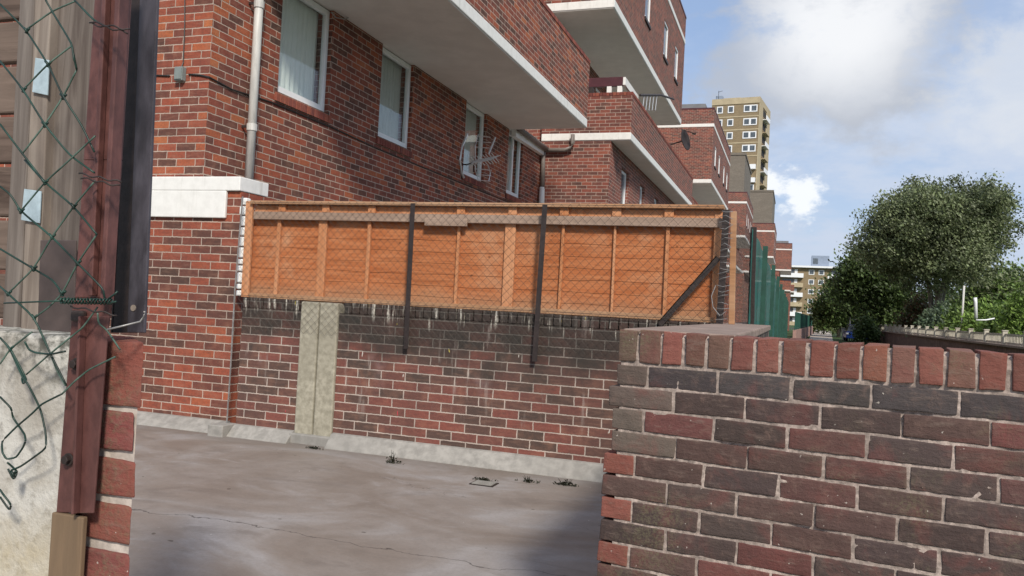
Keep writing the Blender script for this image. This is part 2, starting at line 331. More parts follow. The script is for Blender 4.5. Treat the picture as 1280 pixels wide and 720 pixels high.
def screed():
    m, t, b = newmat('yard_screed')
    g = N(t, 'ShaderNodeNewGeometry').outputs['Position']
    sw = noise_(t, vmul_(t, g, (.7, 1.1, 1)), .95, 9, .60, 1.3)
    sw2 = noise_(t, vmul_(t, g, (.9, 1.7, 1)), 1.5, 9, .64, 1.6)
    fine = noise_(t, g, 45, 5, .6)
    c = ramp_(t, sw, [(.28, (.182, .148, .124)), (.42, (.228, .190, .163)), (.52, (.262, .226, .202)), (.60, (.305, .278, .264)), (.75, (.375, .352, .350))])
    c = mix_(t, smooth_(t, sw2, .54, .72, 0, .45), c, (.36, .34, .335))
    c = mix_(t, smooth_(t, sw2, .47, .30, 0, .5), c, (.165, .138, .12))
    c = mix_(t, smooth_(t, fine, .3, .75, 0, .25), c, mix_(t, .5, c, (.08, .07, .06)))
    sp_ = noise_(t, g, 26, 1, .4)
    c = mix_(t, smooth_(t, sp_, .80, .815, 0, .8), c, (.65, .63, .6))
    P = N(t, 'ShaderNodeSeparateXYZ'); t.links.new(g, P.inputs[0])
    wv = noise_(t, g, 1.6, 5, .6); wv2 = noise_(t, vmul_(t, g, (1, 1, 1)), 2.3, 6, .65)
    j1 = math_(t, 'ABSOLUTE', math_(t, 'SUBTRACT', math_(t, 'ADD', P.outputs[1], math_(t, 'MULTIPLY', math_(t, 'SUBTRACT', wv, .5), .5)), 3.86))
    j2 = math_(t, 'ABSOLUTE', math_(t, 'SUBTRACT', math_(t, 'ADD', math_(t, 'ADD', P.outputs[1], math_(t, 'MULTIPLY', P.outputs[0], .35)), math_(t, 'MULTIPLY', math_(t, 'SUBTRACT', wv2, .5), .9)), 4.4))
    c = mix_(t, smooth_(t, j1, .007, .002, 0, .8), c, (.05, .042, .038))
    c = mix_(t, math_(t, 'MULTIPLY', smooth_(t, j2, .006, .002, 0, .6), smooth_(t, wv, .48, .56)), c, (.06, .05, .045))
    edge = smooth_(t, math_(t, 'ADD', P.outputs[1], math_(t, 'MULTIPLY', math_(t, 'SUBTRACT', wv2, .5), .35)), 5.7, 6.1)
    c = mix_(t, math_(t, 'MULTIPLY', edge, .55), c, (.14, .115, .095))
    gr = noise_(t, g, 150, 3, .6); c = mix_(t, smooth_(t, gr, .58, .72, 0, .45), c, (.09, .08, .072))
    dk = noise_(t, g, 13, 1, .4); c = mix_(t, smooth_(t, dk, .79, .81, 0, .7), c, (.06, .045, .03))
    mo = noise_(t, g, 7, 6, .68); c = mix_(t, smooth_(t, mo, .42, .68, 0, .30), c, mix_(t, .5, c, (.10, .085, .075)))
    t.links.new(c, b.inputs['Base Color'])
    t.links.new(smooth_(t, sw, .35, .7, .55, .8), b.inputs['Roughness']); b.inputs['Specular IOR Level'].default_value = .45
    bump_(t, b, math_(t, 'ADD', sw2, math_(t, 'MULTIPLY', fine, .25)), .25, .012); return m
M['screed'] = screed()
def dirtyconc():
    m, t, b = newmat('stained_render')
    g = N(t, 'ShaderNodeNewGeometry').outputs['Position']
    P = N(t, 'ShaderNodeSeparateXYZ'); t.links.new(g, P.inputs[0])
    n = noise_(t, g, 34, 7, .7); k = noise_(t, g, 9, 5, .6, .5); l = noise_(t, g, 130, 3, .5)
    c = mix_(t, smooth_(t, k, .35, .65), (.35, .325, .285), (.50, .485, .445))
    c = mix_(t, smooth_(t, n, .50, .70, 0, .8), c, (.22, .20, .17))
    top = smooth_(t, math_(t, 'ADD', P.outputs[2], math_(t, 'MULTIPLY', math_(t, 'SUBTRACT', k, .5), .25)), 1.06, 1.22)
    c = mix_(t, math_(t, 'MULTIPLY', top, smooth_(t, n, .42, .60, 0, .85)), c, (.085, .085, .07))
    yl = smooth_(t, math_(t, 'ADD', P.outputs[2], math_(t, 'MULTIPLY', math_(t, 'SUBTRACT', k, .5), .4)), 1.0, .70)
    c = mix_(t, math_(t, 'MULTIPLY', yl, .55), c, (.50, .42, .26))
    c = mix_(t, smooth_(t, l, .7, .75, 0, .5), c, (.12, .11, .1))
    t.links.new(c, b.inputs['Base Color']); b.inputs['Roughness'].default_value = .92; b.inputs['Specular IOR Level'].default_value = .2
    bump_(t, b, math_(t, 'ADD', n, math_(t, 'MULTIPLY', l, .4)), .7, .006); return m
M['dirtyconc'] = dirtyconc()
# ---------------------------------------------------------------- mesh helpers
class MB:
    def __init__(s): s.bm = bmesh.new(); s.tl = s.bm.loops.layers.float_color.new('tint')
    def box(s, x0, x1, y0, y1, z0, z1, rot=None, org=None, tint=None):
        vs = [Vector((x, y, z)) for x in (x0, x1) for y in (y0, y1) for z in (z0, z1)]
        if rot is not None: vs = [rot @ (v-org)+org for v in vs]
        return s.hexa(vs, tint)
    def hexa(s, vs, tint=None):
        v = [s.bm.verts.new(p) for p in vs]; fs = []
        for q in ((0, 1, 3, 2), (4, 6, 7, 5), (0, 4, 5, 1), (2, 3, 7, 6), (0, 2, 6, 4), (1, 5, 7, 3)):
            fs.append(s.bm.faces.new([v[i] for i in q]))
        if tint: s.paint(fs, tint)
        return fs
    def paint(s, fs, c):
        for f in fs:
            for l in f.loops: l[s.tl] = (*c[:3], 1)
    def quad(s, pts, tint=None):
        f = s.bm.faces.new([s.bm.verts.new(p) for p in pts])
        if tint: s.paint([f], tint)
        return f
    def prism(s, pts, off, tint=None):
        a = [s.bm.verts.new(p) for p in pts]; b = [s.bm.verts.new(Vector(p)+off) for p in pts]; n = len(a)
        fs = [s.bm.faces.new(a), s.bm.faces.new(b[::-1])]
        for i in range(n): fs.append(s.bm.faces.new((a[i], b[i], b[(i+1) % n], a[(i+1) % n])))
        if tint: s.paint(fs, tint)
        return fs
    def tube(s, pts, r, n=6, r2=None, cap=True):
        pts = [Vector(p) for p in pts]; rings = []
        k = len(pts)
        for i, p in enumerate(pts):
            d = (pts[min(i+1, k-1)]-pts[max(i-1, 0)])
            d = d.normalized() if d.length > 1e-9 else Vector((0, 0, 1))
            a = d.cross(Vector((0, 0, 1)) if abs(d.z) < .9 else Vector((1, 0, 0))).normalized(); b = d.cross(a)
            rr = r if r2 is None else r+(r2-r)*i/(k-1)
            rings.append([s.bm.verts.new(p+a*math.cos(2*math.pi*j/n)*rr+b*math.sin(2*math.pi*j/n)*rr) for j in range(n)])
        for i in range(k-1):
            for j in range(n):
                s.bm.faces.new((rings[i][j], rings[i][(j+1) % n], rings[i+1][(j+1) % n], rings[i+1][j]))
        if cap: s.bm.faces.new(rings[0][::-1]); s.bm.faces.new(rings[-1])
    def build(s, name, mat, parent=None, bevel=0, smooth=False, seg=2):
        bmesh.ops.recalc_face_normals(s.bm, faces=s.bm.faces)
        me = bpy.data.meshes.new(name); s.bm.to_mesh(me); s.bm.free()
        o = bpy.data.objects.new(name, me); COL.objects.link(o)
        me.materials.append(M[mat] if isinstance(mat, str) else mat)
        if smooth: me.polygons.foreach_set('use_smooth', [True]*len(me.polygons))
        if bevel:
            b = o.modifiers.new('bevel', 'BEVEL'); b.width = bevel; b.segments = seg; b.limit_method = 'ANGLE'; b.angle_limit = R(40)
        if parent: attach(o, parent)
        return o
def attach(o, parent):
    o.parent = parent
    off = parent.location if parent.parent is None else Vector((0, 0, 0))
    o.matrix_parent_inverse = Matrix.Translation(-off)
def tag(o, label=None, cat=None, group=None, kind=None):
    for k, v in (('label', label), ('category', cat), ('group', group), ('kind', kind)):
        if v: o[k] = v
    return o
def thing(name, loc, label, cat, group=None):
    o = bpy.data.objects.new(name, None); COL.objects.link(o); o.location = loc; o.empty_display_size = .3
    return tag(o, label, cat, group)
def one_box(name, mat, parent, *a, bevel=0):
    m = MB(); m.box(*a); return m.build(name, mat, parent, bevel)
def copy_tree(o, parent=None):
    c = o.copy(); COL.objects.link(c)
    if parent: c.parent = parent; c.matrix_parent_inverse = o.matrix_parent_inverse.copy()
    for ch in [x for x in ALLKIDS.get(o.name, [])]: copy_tree(ch, c)
    return c
ALLKIDS = {}
def index_kids():
    ALLKIDS.clear()
    for o in bpy.data.objects:
        if o.parent: ALLKIDS.setdefault(o.parent.name, []).append(o)
def wall_x(mb, X0, X1, y0, y1, z0, z1, holes):           # wall slab facing x with openings (ya, yb, za, zb)
    ys = sorted({y0, y1, *[h[0] for h in holes], *[h[1] for h in holes]}); zs = sorted({z0, z1, *[h[2] for h in holes], *[h[3] for h in holes]})
    for ya, yb in zip(ys, ys[1:]):
        run = None
        for za, zb in zip(zs, zs[1:]):
            hole = any(h[0] <= ya+1e-6 and yb-1e-6 <= h[1] and h[2] <= za+1e-6 and zb-1e-6 <= h[3] for h in holes)
            if hole:
                if run: mb.box(X0, X1, ya, yb, *run); run = None
            else: run = (run[0], zb) if run else (za, zb)
        if run: mb.box(X0, X1, ya, yb, *run)
# ---------------------------------------------------------------- setting: ground
GZ = -.3
def sheet(name, mat, pts, z):
    m = MB(); m.quad([Vector((x, y, z)) for x, y in pts]); return tag(m.build(name, mat), kind='structure')
sheet('ground', 'grass', [(-1500, -300), (1500, -300), (1500, 2500), (-1500, 2500)], GZ-.02)
sheet('pavement', 'path', [(-6, -8), (12, -8), (12, 1.0), (-6, 1.0)], GZ-.006)
sheet('path', 'path', [(.6, 40), (2.0, 40), (6.4, 150), (3.4, 150)], GZ-.01)
sheet('road', 'road', [(-40, 150), (120, 150), (120, 162), (-40, 162)], GZ-.008)
sheet('gravel_strip', 'path', [(-.09, 3), (.9, 3), (.9, 40), (.1, 40)], GZ-.006)
sheet('bounce_paving', 'pavers', [(-40, 6.35), (-.5, 6.35), (-.5, 200), (-40, 200)], GZ-.003)  # pale paving added out of view to bounce neutral light under the balconies
m = MB(); m.box(-9, -.535, 1.3, 6.2, GZ, 0); tag(m.build('yard_floor', 'screed'), kind='structure')
m = MB()                                                  # the concrete fillet along the foot of the rear wall
for xa, xb, y0, hh in ((-4.70, -4.08, 6.20, .10), (-3.70, -.535, 6.20, .12)):
    m.prism([(xa, y0+.02, 0), (xa, y0+.02, hh+.004), (xa, y0-.03, hh-.006), (xa, y0-.13, .004), (xa, y0-.13, -.01)], Vector((xb-xa, 0, 0)))
m.prism([(-9, 6.33, 0), (-9, 6.33, .10), (-9, 6.27, .09), (-9, 6.12, .005), (-9, 6.12, -.01)], Vector((4.14, 0, 0)))
m.box(-4.86, -4.70, 6.02, 6.22, -.01, .10)
tag(m.build('concrete_kerb', 'kerbc', bevel=.012), kind='structure')
# ---------------------------------------------------------------- brick flats (wing + overhanging stepped box)
FX = -5.40; GY = 6.41; BY = 17.2
fl = thing('brick_flats', (FX, BY, GZ), 'nearest red brick flats with long white edged balcony over the yard', 'apartment block', 'stepped red brick blocks of flats')
wins = [(7.5, 8.52), (9.78, 10.76), (12.8, 13.78), (15.02, 15.92)]
WZ0, WZ1 = 3.49, 4.735
m = MB()
wall_x(m, FX-.28, FX, GY, BY, GZ, 4.745, [(a, b, WZ0, WZ1+.01) for a, b in wins])
m.box(-12, FX-.28, GY, GY+.28, GZ, 4.745)                # gable end
m.box(-12, -6.9, GY, BY, 4.75, 11.6)
m.build('wing_wall', 'brick', fl)
one_box('interior', 'dark_inside', fl, -6.6, -6.55, GY+.3, BY, GZ, 4.70)
one_box('flat_roof', 'soffit', fl, -6.9, FX+.0, GY, BY, 4.748, 4.9)
def window_x(parent, X, ya, yb, za, zb, curtain='curtain', split=None, fw=.065, deep=.07, sill=True, simple=False):
    m = MB(); d0, d1 = X-deep-.06, X-deep
    m.box(d0, d1, ya, ya+fw, za, zb); m.box(d0, d1, yb-fw, yb, za, zb); m.box(d0, d1, ya+fw, yb-fw, zb-fw, zb); m.box(d0, d1, ya+fw, yb-fw, za, za+fw*1.3)
    if split: m.box(d0, d1-.004, ya+(yb-ya)*split-.03, ya+(yb-ya)*split+.03, za+fw*1.3, zb-fw)
    w = m.build('window', 'upvc', parent, bevel=.006)
    one_box('pane', 'farpane' if simple else 'glass', w, d0+.02, d0+.03, ya+fw-.005, yb-fw+.005, za+fw, zb-fw+.005)
    if not simple:
        m = MB(); n = 46; pts = []
        for i in range(n+1):
            y = ya+fw*.6+(yb-ya-fw*1.2)*i/n
            pts.append((d0-.07+.006*math.sin(i*1.35)+.004*math.sin(i*3.1+1), y))
        for (xa, y1), (xb, y2) in zip(pts, pts[1:]):
            m.quad([Vector((xa, y1, za+.03)), Vector((xb, y2, za+.03)), Vector((xb, y2, zb-.03)), Vector((xa, y1, zb-.03))])
        m.build('net_curtain', curtain, w, smooth=True)
        one_box('inner_sill', 'upvc', w, d0-.03, d0-.001, ya+.01, yb-.01, za, za+.03)
    return w
sillpal = [(.20, .055, .042), (.25, .075, .055), (.16, .045, .037), (.28, .085, .055)]
def brick_sill(parent, X, ya, yb, z):
    m = MB(); y = ya-.05; yb += .05
    m.box(X-.07, X+.012, ya, yb-.05, z-.075, z-.012, tint=(.3, .25, .2))
    while y < yb-.03:
        e = min(y+.066, yb)
        m.hexa([Vector((a, b, c+(.02 if a < X else -.012))) for a in (X-.075, X+.03) for b in (y, e) for c in (z-.105, z-.012)], tint=random.choice(sillpal)); y += .075
    m.build('sill', 'real_brick', parent, bevel=.005)
for i, (a, b) in enumerate(wins):
    w = window_x(fl, FX, a, b, WZ0, WZ1, ['curtain', 'curtain_dark', 'curtain_dark', 'curtain_dark'][i], split=[None, None, None, .5][i], deep=.05)
    brick_sill(w, FX, a, b, WZ0)
# long balcony over the yard
def balcony(parent, x_in, x_out, ya, yb, z, hpar, name='balcony', left=True, brick='brick'):
    m = MB(); m.box(x_in, x_out-.02, ya+.02, yb-.02, z, z+.012); sl_ = m.build(name, 'soffit', parent)
    m = MB(); m.box(x_in-.0, x_out, ya, yb, z+.012, z+.17); m.build('white_slab_edge', 'white', sl_, bevel=.01)
    m = MB(); z0 = z+.17; z1 = z0+hpar
    m.box(x_out-.12, x_out-.006, ya+.004, yb-.004, z0, z1)
    m.box(x_in, x_out-.12, ya+.006, ya+.12, z0, z1); m.box(x_in, x_out-.12, yb-.12, yb-.006, z0, z1)
    m.build('parapet', brick, sl_)
    m = MB(); y = ya
    while y < yb-.02:
        e = min(y+.067, yb); m.box(x_out-.13, x_out+.004, y, e, z1+.002, z1+.075, tint=random.choice(sillpal)); y += .075
    x = x_out-.14
    while x > x_in+.07: m.box(x-.067, x, ya-.002, ya+.13, z1+.002, z1+.075, tint=random.choice(sillpal)); x -= .075
    m.build('coping', 'real_brick', sl_, bevel=.004)
    return sl_
BAL0 = 6.9
balcony(fl, FX, -3.86, BAL0, 15.12, 4.75, 1.06)
m = MB(); m.box(FX+.001, FX+.10, 15.15, BY, 4.62, 4.80); m.build('fascia', 'white', fl, bevel=.006)
m = MB(); m.tube([(FX+.15, 15.14, 4.78), (FX+.15, BY-.06, 4.76)], .055, 10); m.build('gutter', 'brownpipe', fl, smooth=True)
# stepped box
BE = BY+11.3; BX = -3.92
lw = [(18.5, 19.4), (20.9, 21.6), (23.2, 24.0), (25.4, 26.2)]
m = MB(); wall_x(m, -4.13, -3.85, BY, BE, GZ, 4.945, [(a, b, 2.2, 4.6) for a, b in lw]); m.box(-12, -4.13, BY, BE, GZ, 4.945)
m.build('ground_storey', 'brick_far', fl)
for a, b in lw: window_x(fl, -3.85, a, b, 2.2, 4.6, simple=True)
balcony(fl, -5.42, -3.42, BY, BE, 4.95, .80, brick='brick_far')
rw = [(18.6, 20.6), (22.0, 24.0), (25.4, 27.4)]
m = MB(); wall_x(m, -5.7, -5.42, BY+.14, BE, 4.95, 7.84, [(a, b, 5.15, 7.55) for a, b in rw]); m.box(-12, -5.7, BY+.14, BE, 4.95, 7.84); m.build('recessed_storey', 'brick_far', fl)
for a, b in rw: window_x(fl, -5.42, a, b, 5.15, 7.55, simple=True, split=.5)
m = MB(); m.box(-12, BX-.02, BY+.03, BE-.02, 7.842, 7.86); m.build('overhang_soffit', 'soffit', fl)
m = MB(); m.box(-12, BX, BY+.01, BE, 7.86, 8.04); m.build('overhang_edge', 'white', fl, bevel=.01)
uw = [(18.45, 19.25), (20.8, 21.6), (24.0, 24.8), (26.35, 27.1)]
m = MB(); wall_x(m, BX-.25, BX-.006, BY+.016, BE-.006, 8.04, 10.66, [(a, b, 8.93, 9.97) for a, b in uw]); m.box(-12, BX-.25, BY+.016, BE-.006, 8.04, 10.66); m.build('overhang_wall', 'brick_far', fl)
for a, b in uw:
    w = window_x(fl, BX, a, b, 8.93, 9.97, simple=True, deep=.02)
    one_box('sill', 'iron', w, BX-.05, BX+.03, a-.03, b+.03, 8.84, 8.925)
m = MB(); m.box(-12, BX+.01, BY, BE, 10.662, 10.82); m.build('roof_band', 'white', fl, bevel=.01)
m = MB(); m.box(BX-.22, BX-.004, BY+.012, BE-.004, 10.82, 11.55); m.box(-12, BX-.22, BY+.012, BY+.22, 10.82, 11.55); m.box(-12, BX-.22, BE-.2, BE-.006, 10.82, 11.55); m.build('roof_parapet', 'brick_far', fl)
m = MB(); m.box(BX-.24, BX+.01, BY, BE, 11.552, 11.62); m.box(-12, BX-.24, BY, BY+.24, 11.552, 11.62); m.build('parapet_coping', 'maroon', fl)
index_kids()
blocks = [((-.15, 24.05), 'second brick block along the terrace, oblong upper windows above the fence top'),
          ((0, 52.4), 'third brick block along the terrace, with grey tiled roof storey'),
          ((1.75, 75.3), 'fourth brick block along the terrace, rising behind the green fence'),
          ((3.55, 99.3), 'farthest brick block at the end of the terrace, nearest the yellow flats')]
for i, ((dx, dy), lab) in enumerate(blocks):
    c = copy_tree(fl); c.location = (FX+dx, BY+dy, GZ); c['label'] = lab
    if i in (1, 2):
        m = MB(); X = BX+dx-.35; Y0 = BY+dy+1.2; Y1 = BE+dy-.1
        m.box(-12+dx, X, Y0, Y1, 11.56, 14.9 if i == 1 else 15.2)
        m.build('roof_storey', 'tile', c)
        m = MB(); m.box(-12+dx, X+.06, Y0-.06, Y1+.06, 14.9 if i == 1 else 15.2, 15.1 if i == 1 else 15.4); m.build('roof_edge', 'tile', c)
    else:
        m = MB(); X = BX+dx
        m.box(X-2.4, X-.5, BY+dy+.5, BY+dy+2, 11.3, 11.95); m.build('roof_plant', 'roofgrey', c)
# ---- lower ground block with the white band
LY = 6.30
lb = thing('yard_wall', (-5.5, LY, 0), 'clean red brick wall under white band, left of the timber fence', 'brick wall')
m = MB(); m.box(-9, -4.865, LY, LY+.62, 0, 2.215); m.build('brickwork', 'brick_low', lb)
m = MB(); m.box(-9, -4.86, LY-.035, LY+.40, 2.22, 2.352); m.box(-9, -5.01, LY-.035, LY-.001, 1.965, 2.22); m.build('white_band', 'white', lb, bevel=.008)
# ---------------------------------------------------------------- rear wall with concrete posts
RY = 6.2
rwall = thing('rear_wall', (-2.5, RY, 0), 'soot stained brick wall below the orange timber fence', 'brick wall')
m = MB(); m.box(-4.70, -4.075, RY, RY+.22, 0, 1.15); m.box(-3.70, -.53, RY, RY+.22, 0, 1.15); m.build('brickwork', 'brick_rear', rwall)
m = MB(); x = -4.70; pal = [(.06, .05, .045), (.085, .06, .05), (.05, .045, .04), (.11, .065, .055)]
while x < -.56:
    if not (-4.09 < x+.03 < -3.68): m.box(x, x+.066, RY-.004+random.uniform(-.003, .003), RY+.22, 1.152, 1.242+random.uniform(-.004, .003), tint=random.choice(pal))
    x += .075
m.build('coping', 'brick_rear', rwall, bevel=.005)
for xa, xb in ((-4.073, -3.895), (-3.882, -3.702)):
    m = MB(); m.box(xa, xb, RY-.025, RY+.12, .03, 1.235); m.build('concrete_post', 'concrete', rwall, bevel=.012)
one_box('post_backing', 'iron', rwall, -4.07, -3.705, RY+.03, RY+.2, 0, 1.2)
one_box('post_foot', 'kerbc', rwall, -4.10, -3.68, RY-.06, RY+.1, -.01, .085, bevel=.012)
# lead, mortar blobs and wire between the two walls
m = MB(); random.seed(4); z = 1.25
while z < 2.13:
    h = random.uniform(.05, .11); w = random.uniform(.03, .055)
    m.box(-4.80-w*.6+random.uniform(-.02, .01), -4.765, LY-.05, LY+.02, z, z+h-.012); z += h
tag(m.build('mortar_fillet', 'white', bevel=.012, seg=3), 'lumpy white mortar squeezed between brick wall and timber fence', 'mortar')
m = MB(); m.tube([(-4.775, 6.17, 0.08), (-4.765, 6.165, .6), (-4.772, 6.17, 1.3), (-4.74, 6.16, 2.15)], .007, 5); tag(m.build('vertical_cable', 'tiewire'), 'thin grey cable running up the joint beside the timber fence', 'cable')
# ---------------------------------------------------------------- timber panel fence on the wall
tf = thing('timber_fence', (-2.6, RY+.1, 1.245), 'orange stained timber panel fence standing on the stained brick wall', 'fence')
FXA, FXB = -4.72, -.52; Z0, Z1 = 1.25, 2.03
random.seed(8); m = MB(); nb = 8; hb = (Z1-.02-Z0)/nb
for i in range(nb):
    z = Z0+i*hb; n = 60; lo = []; 
    ph = random.uniform(0, 6)
    for j in range(n+1):
        x = FXA+(FXB-FXA)*j/n; dz = .004*math.sin(j*.33+ph)+.002*math.sin(j*.9+ph*2)
        lo.append((x, dz))
    for (xa, da), (xb, db) in zip(lo, lo[1:]):
        yb_ = RY+.085
        m.hexa([Vector((xa, yb_-.003, z+da-.012)), Vector((xa, yb_+.002, z+hb+.012)), Vector((xa, yb_+.004, z+da-.012)), Vector((xa, yb_+.014, z+hb+.012)),
                Vector((xb, yb_-.003, z+db-.012)), Vector((xb, yb_+.002, z+hb+.012)), Vector((xb, yb_+.004, z+db-.012)), Vector((xb, yb_+.014, z+hb+.012))])
m.build('boarding', 'larch', tf)
def bx(px, w, mat='batten', yo=.052, z1=2.045, name='batten'):
    x = onY(px, 320, RY+.06).x; lean = random.uniform(-.006, .006)
    m = MB(); m.hexa([Vector((x+a*w/2+(lean if c else 0), RY+yo+b, (Z0-.005, z1)[c])) for a in (-1, 1) for b in (0, .028) for c in (0, 1)]); m.build(name, mat, tf, bevel=.003)
for px, w in ((347, .035), (402, .085), (460, .032), (572, .025), (637, .09), (702, .022), (768, .018), (834, .028)): bx(px, w)
bx(311, .075, yo=.03, z1=2.12, name='end_post'); bx(898, .07, yo=.045, z1=2.06, name='end_post')
one_box('bottom_rail', 'caprail', tf, FXA+.04, FXB-.03, RY+.040, RY+.068, 1.244, 1.285, bevel=.003)
one_box('top_rail', 'greyrail', tf, FXA+.06, FXB+.005, RY+.02, RY+.062, 1.955, 2.025, bevel=.004)
one_box('upper_strip', 'batten', tf, FXA+.05, FXB, RY+.055, RY+.085, 2.027, 2.085, bevel=.003)
one_box('cap', 'caprail', tf, FXA+.03, FXB+.01, RY+.0, RY+.13, 2.092, 2.122, bevel=.004)
m = MB(); a = onY(530, 282, RY); b = onY(583, 286, RY); m.hexa([Vector((x, y, z)) for x, zz_ in ((a.x, 0), (b.x, 0)) for y in (RY+.005, RY+.019) for z in (1.925, 1.985)]); m.build('repair_block', 'greyrail', tf, bevel=.003)
for px in (347, 402, 460, 572, 637, 702, 768, 834):
    x = onY(px, 320, RY).x; one_box('spacer', 'batten', tf, x-.04, x+.03, RY+.03, RY+.054, 2.028, 2.09)
# ---------------------------------------------------------------- chain link fence in front of it
def chainlink(mb, A, U, V, wu, wv, pitch, r, zig=.0):
    """diamond mesh over the rectangle A + s*U + t*V, s<wu, t<wv"""
    n = U.cross(V).normalized()
    for sgn in (1, -1):
        k = -int(wv/pitch)-2
        while k*pitch < wu+wv+pitch:
            c = k*pitch
            pts = []
            # u = c + sgn*v
            v0, v1 = 0., wv
            if sgn == 1: v0 = max(0, -c); v1 = min(wv, wu-c)
            else: v0 = max(0, c-wu); v1 = min(wv, c)
            if v1-v0 > .01:
                steps = max(1, int((v1-v0)/.35))
                for q in range(steps+1):
                    v = v0+(v1-v0)*q/steps; u = c+sgn*v
                    wob = .006*mnoise.noise(Vector((u*1.3, v*1.3, 5.)))+.0
                    pts.append(A+U*(u+wob)+V*(v+wob*.7)+n*(sgn*.0016+.008*mnoise.noise(Vector((u*.8, v*.8, 1.)))))
                mb.tube(pts, r, 4, cap=False)
            k += 1
clf = thing('chain_link_fence', (-2.6, RY-.05, .85), 'rusty chain link fence on iron angle posts before the orange timber panels', 'fence')
m = MB(); chainlink(m, Vector((-4.72, RY-.045, .95)), Vector((1, 0, 0)), Vector((0, 0, 1)), 4.21, 1.16, .070, .00115)
for z in (2.10, 1.26): m.tube([(-4.73, RY-.047, z), (-3.05, RY-.05, z-.006), (-1.9, RY-.05, z+.004), (-.5, RY-.047, z)], .0018, 4)
m.build('wire_mesh', 'wire', clf)
def angle_post(parent, p0, p1, w=.035, t=.005, mat='iron', name='post'):
    p0 = Vector(p0); p1 = Vector(p1); m = MB()
    m.hexa([p+Vector((a, b, 0)) for a in (-w/2, w/2) for b in (0, t) for p in (p0, p1)])
    m.hexa([p+Vector((a, b, 0)) for a in (-w/2, -w/2+t) for b in (t, w) for p in (p0, p1)])
    return m.build(name, mat, parent, bevel=.001)
for px0, py0, px1, py1 in ((516, 254, 507, 436), (681, 256, 668, 452)):
    a = onY(px0, py0, RY-.06); b = onY(px1, py1, RY-.06); angle_post(clf, (b.x, RY-.06, b.z), (a.x, RY-.06, a.z), .042)
a = onY(908, 262, RY-.05); ep = angle_post(clf, (a.x-.012, RY-.05, 1.235), (a.x, RY-.05, a.z), .05, name='end_post')
b0 = onY(824, 406, RY-.03); b1 = onY(898, 322, RY-.03)
m = MB(); d = (b1-b0).normalized(); nn = Vector((-d.z, 0, d.x))*.022
m.prism([b0-nn, b1-nn, b1+nn, b0+nn], Vector((0, .006, 0))); m.prism([b0+nn*.7, b1+nn*.7, b1+nn, b0+nn], Vector((0, .04, 0))); m.build('brace', 'iron', clf)
m = MB(); random.seed(3)
for i in range(20):
    z = 1.27+i*.042; x = a.x
    m.tube([(x-.03+random.uniform(-.02, .01), RY-.06, z), (x+.0, RY-.075, z+random.uniform(-.01, .015)), (x+.03+random.uniform(0, .025), RY-.06, z+random.uniform(-.02, .03))], .0022, 4)
m.tube([(x-.05, RY-.06, 1.52), (x-.075, RY-.08, 1.44), (x-.06, RY-.08, 1.36), (x-.01, RY-.07, 1.30)], .003, 5)
m.build('tie_wires', 'tiewire', clf)
# ---------------------------------------------------------------- side wall going back, its posts and the green screen fence
sw = thing('side_wall', (-.3, 4.6, GZ), 'flat topped side wall running back from the near brick wall to the green fence', 'wall')
m = MB(); m.box(-.53, -.18, 2.78, 7.4, GZ, 1.195); m.box(-.53, -.43, 7.4, 31, GZ, 1.195); m.build('brickwork', 'brick_rear', sw)
m = MB(); m.box(-.54, -.17, 2.74, 7.41, 1.197, 1.24); m.box(-.54, -.42, 7.41, 31, 1.197, 1.24); m.build('flat_top', 'copingc', sw, bevel=.008)
tp = MB(); a0 = onY(914, 409, 6.35); a1 = onY(917, 264, 6.35)
tp.hexa([p+Vector((a, b, 0)) for a in (-.022, .022) for b in (0, .06) for p in (Vector((a0.x, 6.35, 1.238)), Vector((a1.x, 6.35, a1.z)))])
tag(tp.build('timber_post', 'caprail', bevel=.004), 'pinkish weathered timber post beside the wire covered end post', 'post')
gf = thing('green_screen_fence', (-.38, 7.5, 1.24), 'tall green windbreak mesh fence running on beside the side wall', 'fence')
p0 = onD(938, 416, 7.45); p1 = onD(942, 284, 7.45); 
m = MB(); m.hexa([p+Vector((a, b, 0)) for a in (-.028, .028) for b in (-.03, .03) for p in (Vector((p0.x, p0.y, 1.235)), p1)]); m.build('front_post', 'iron', gf, bevel=.003)
m = MB(); chainlink(m, Vector((-.49, 6.32, 1.25)), Vector((.10, .995, 0)), Vector((0, 0, 1)), 1.2, .80, .07, .0012); m.build('wire_mesh', 'wire', gf)
rows = []
random.seed(5); n = 90
m = MB(); prev = None
for i in range(n+1):
    s = i/n; y = 7.6+23.4*s**1.5; x = -.37+.13*s+.03*mnoise.noise(Vector((y*1.1, 0, 0)))
    top = 2.10-.14*s+.05*mnoise.noise(Vector((y*.9, 3, 0))); 
    if i == 0: top -= .0
    colm = [Vector((x+.02*mnoise.noise(Vector((y*2, z*2., 7)))*1.0, y, z)) for z in (.25, .8, 1.245, 1.5, 1.75, top)]
    if prev:
        for a, b, c_, d in zip(prev, prev[1:], colm, colm[1:]): m.quad([a, c_, d, b])
    prev = colm
m.build('windbreak_mesh', 'greenscreen', gf, smooth=True)
for i in range(9):
    y = 8.8+i*2.7; s = ((y-7.6)/23.4)**.667; x = -.36+.16*s+.05
    one_box('post', 'greenpaint', gf, x-.025, x+.025, y-.025, y+.025, GZ, 2.06-.14*s)
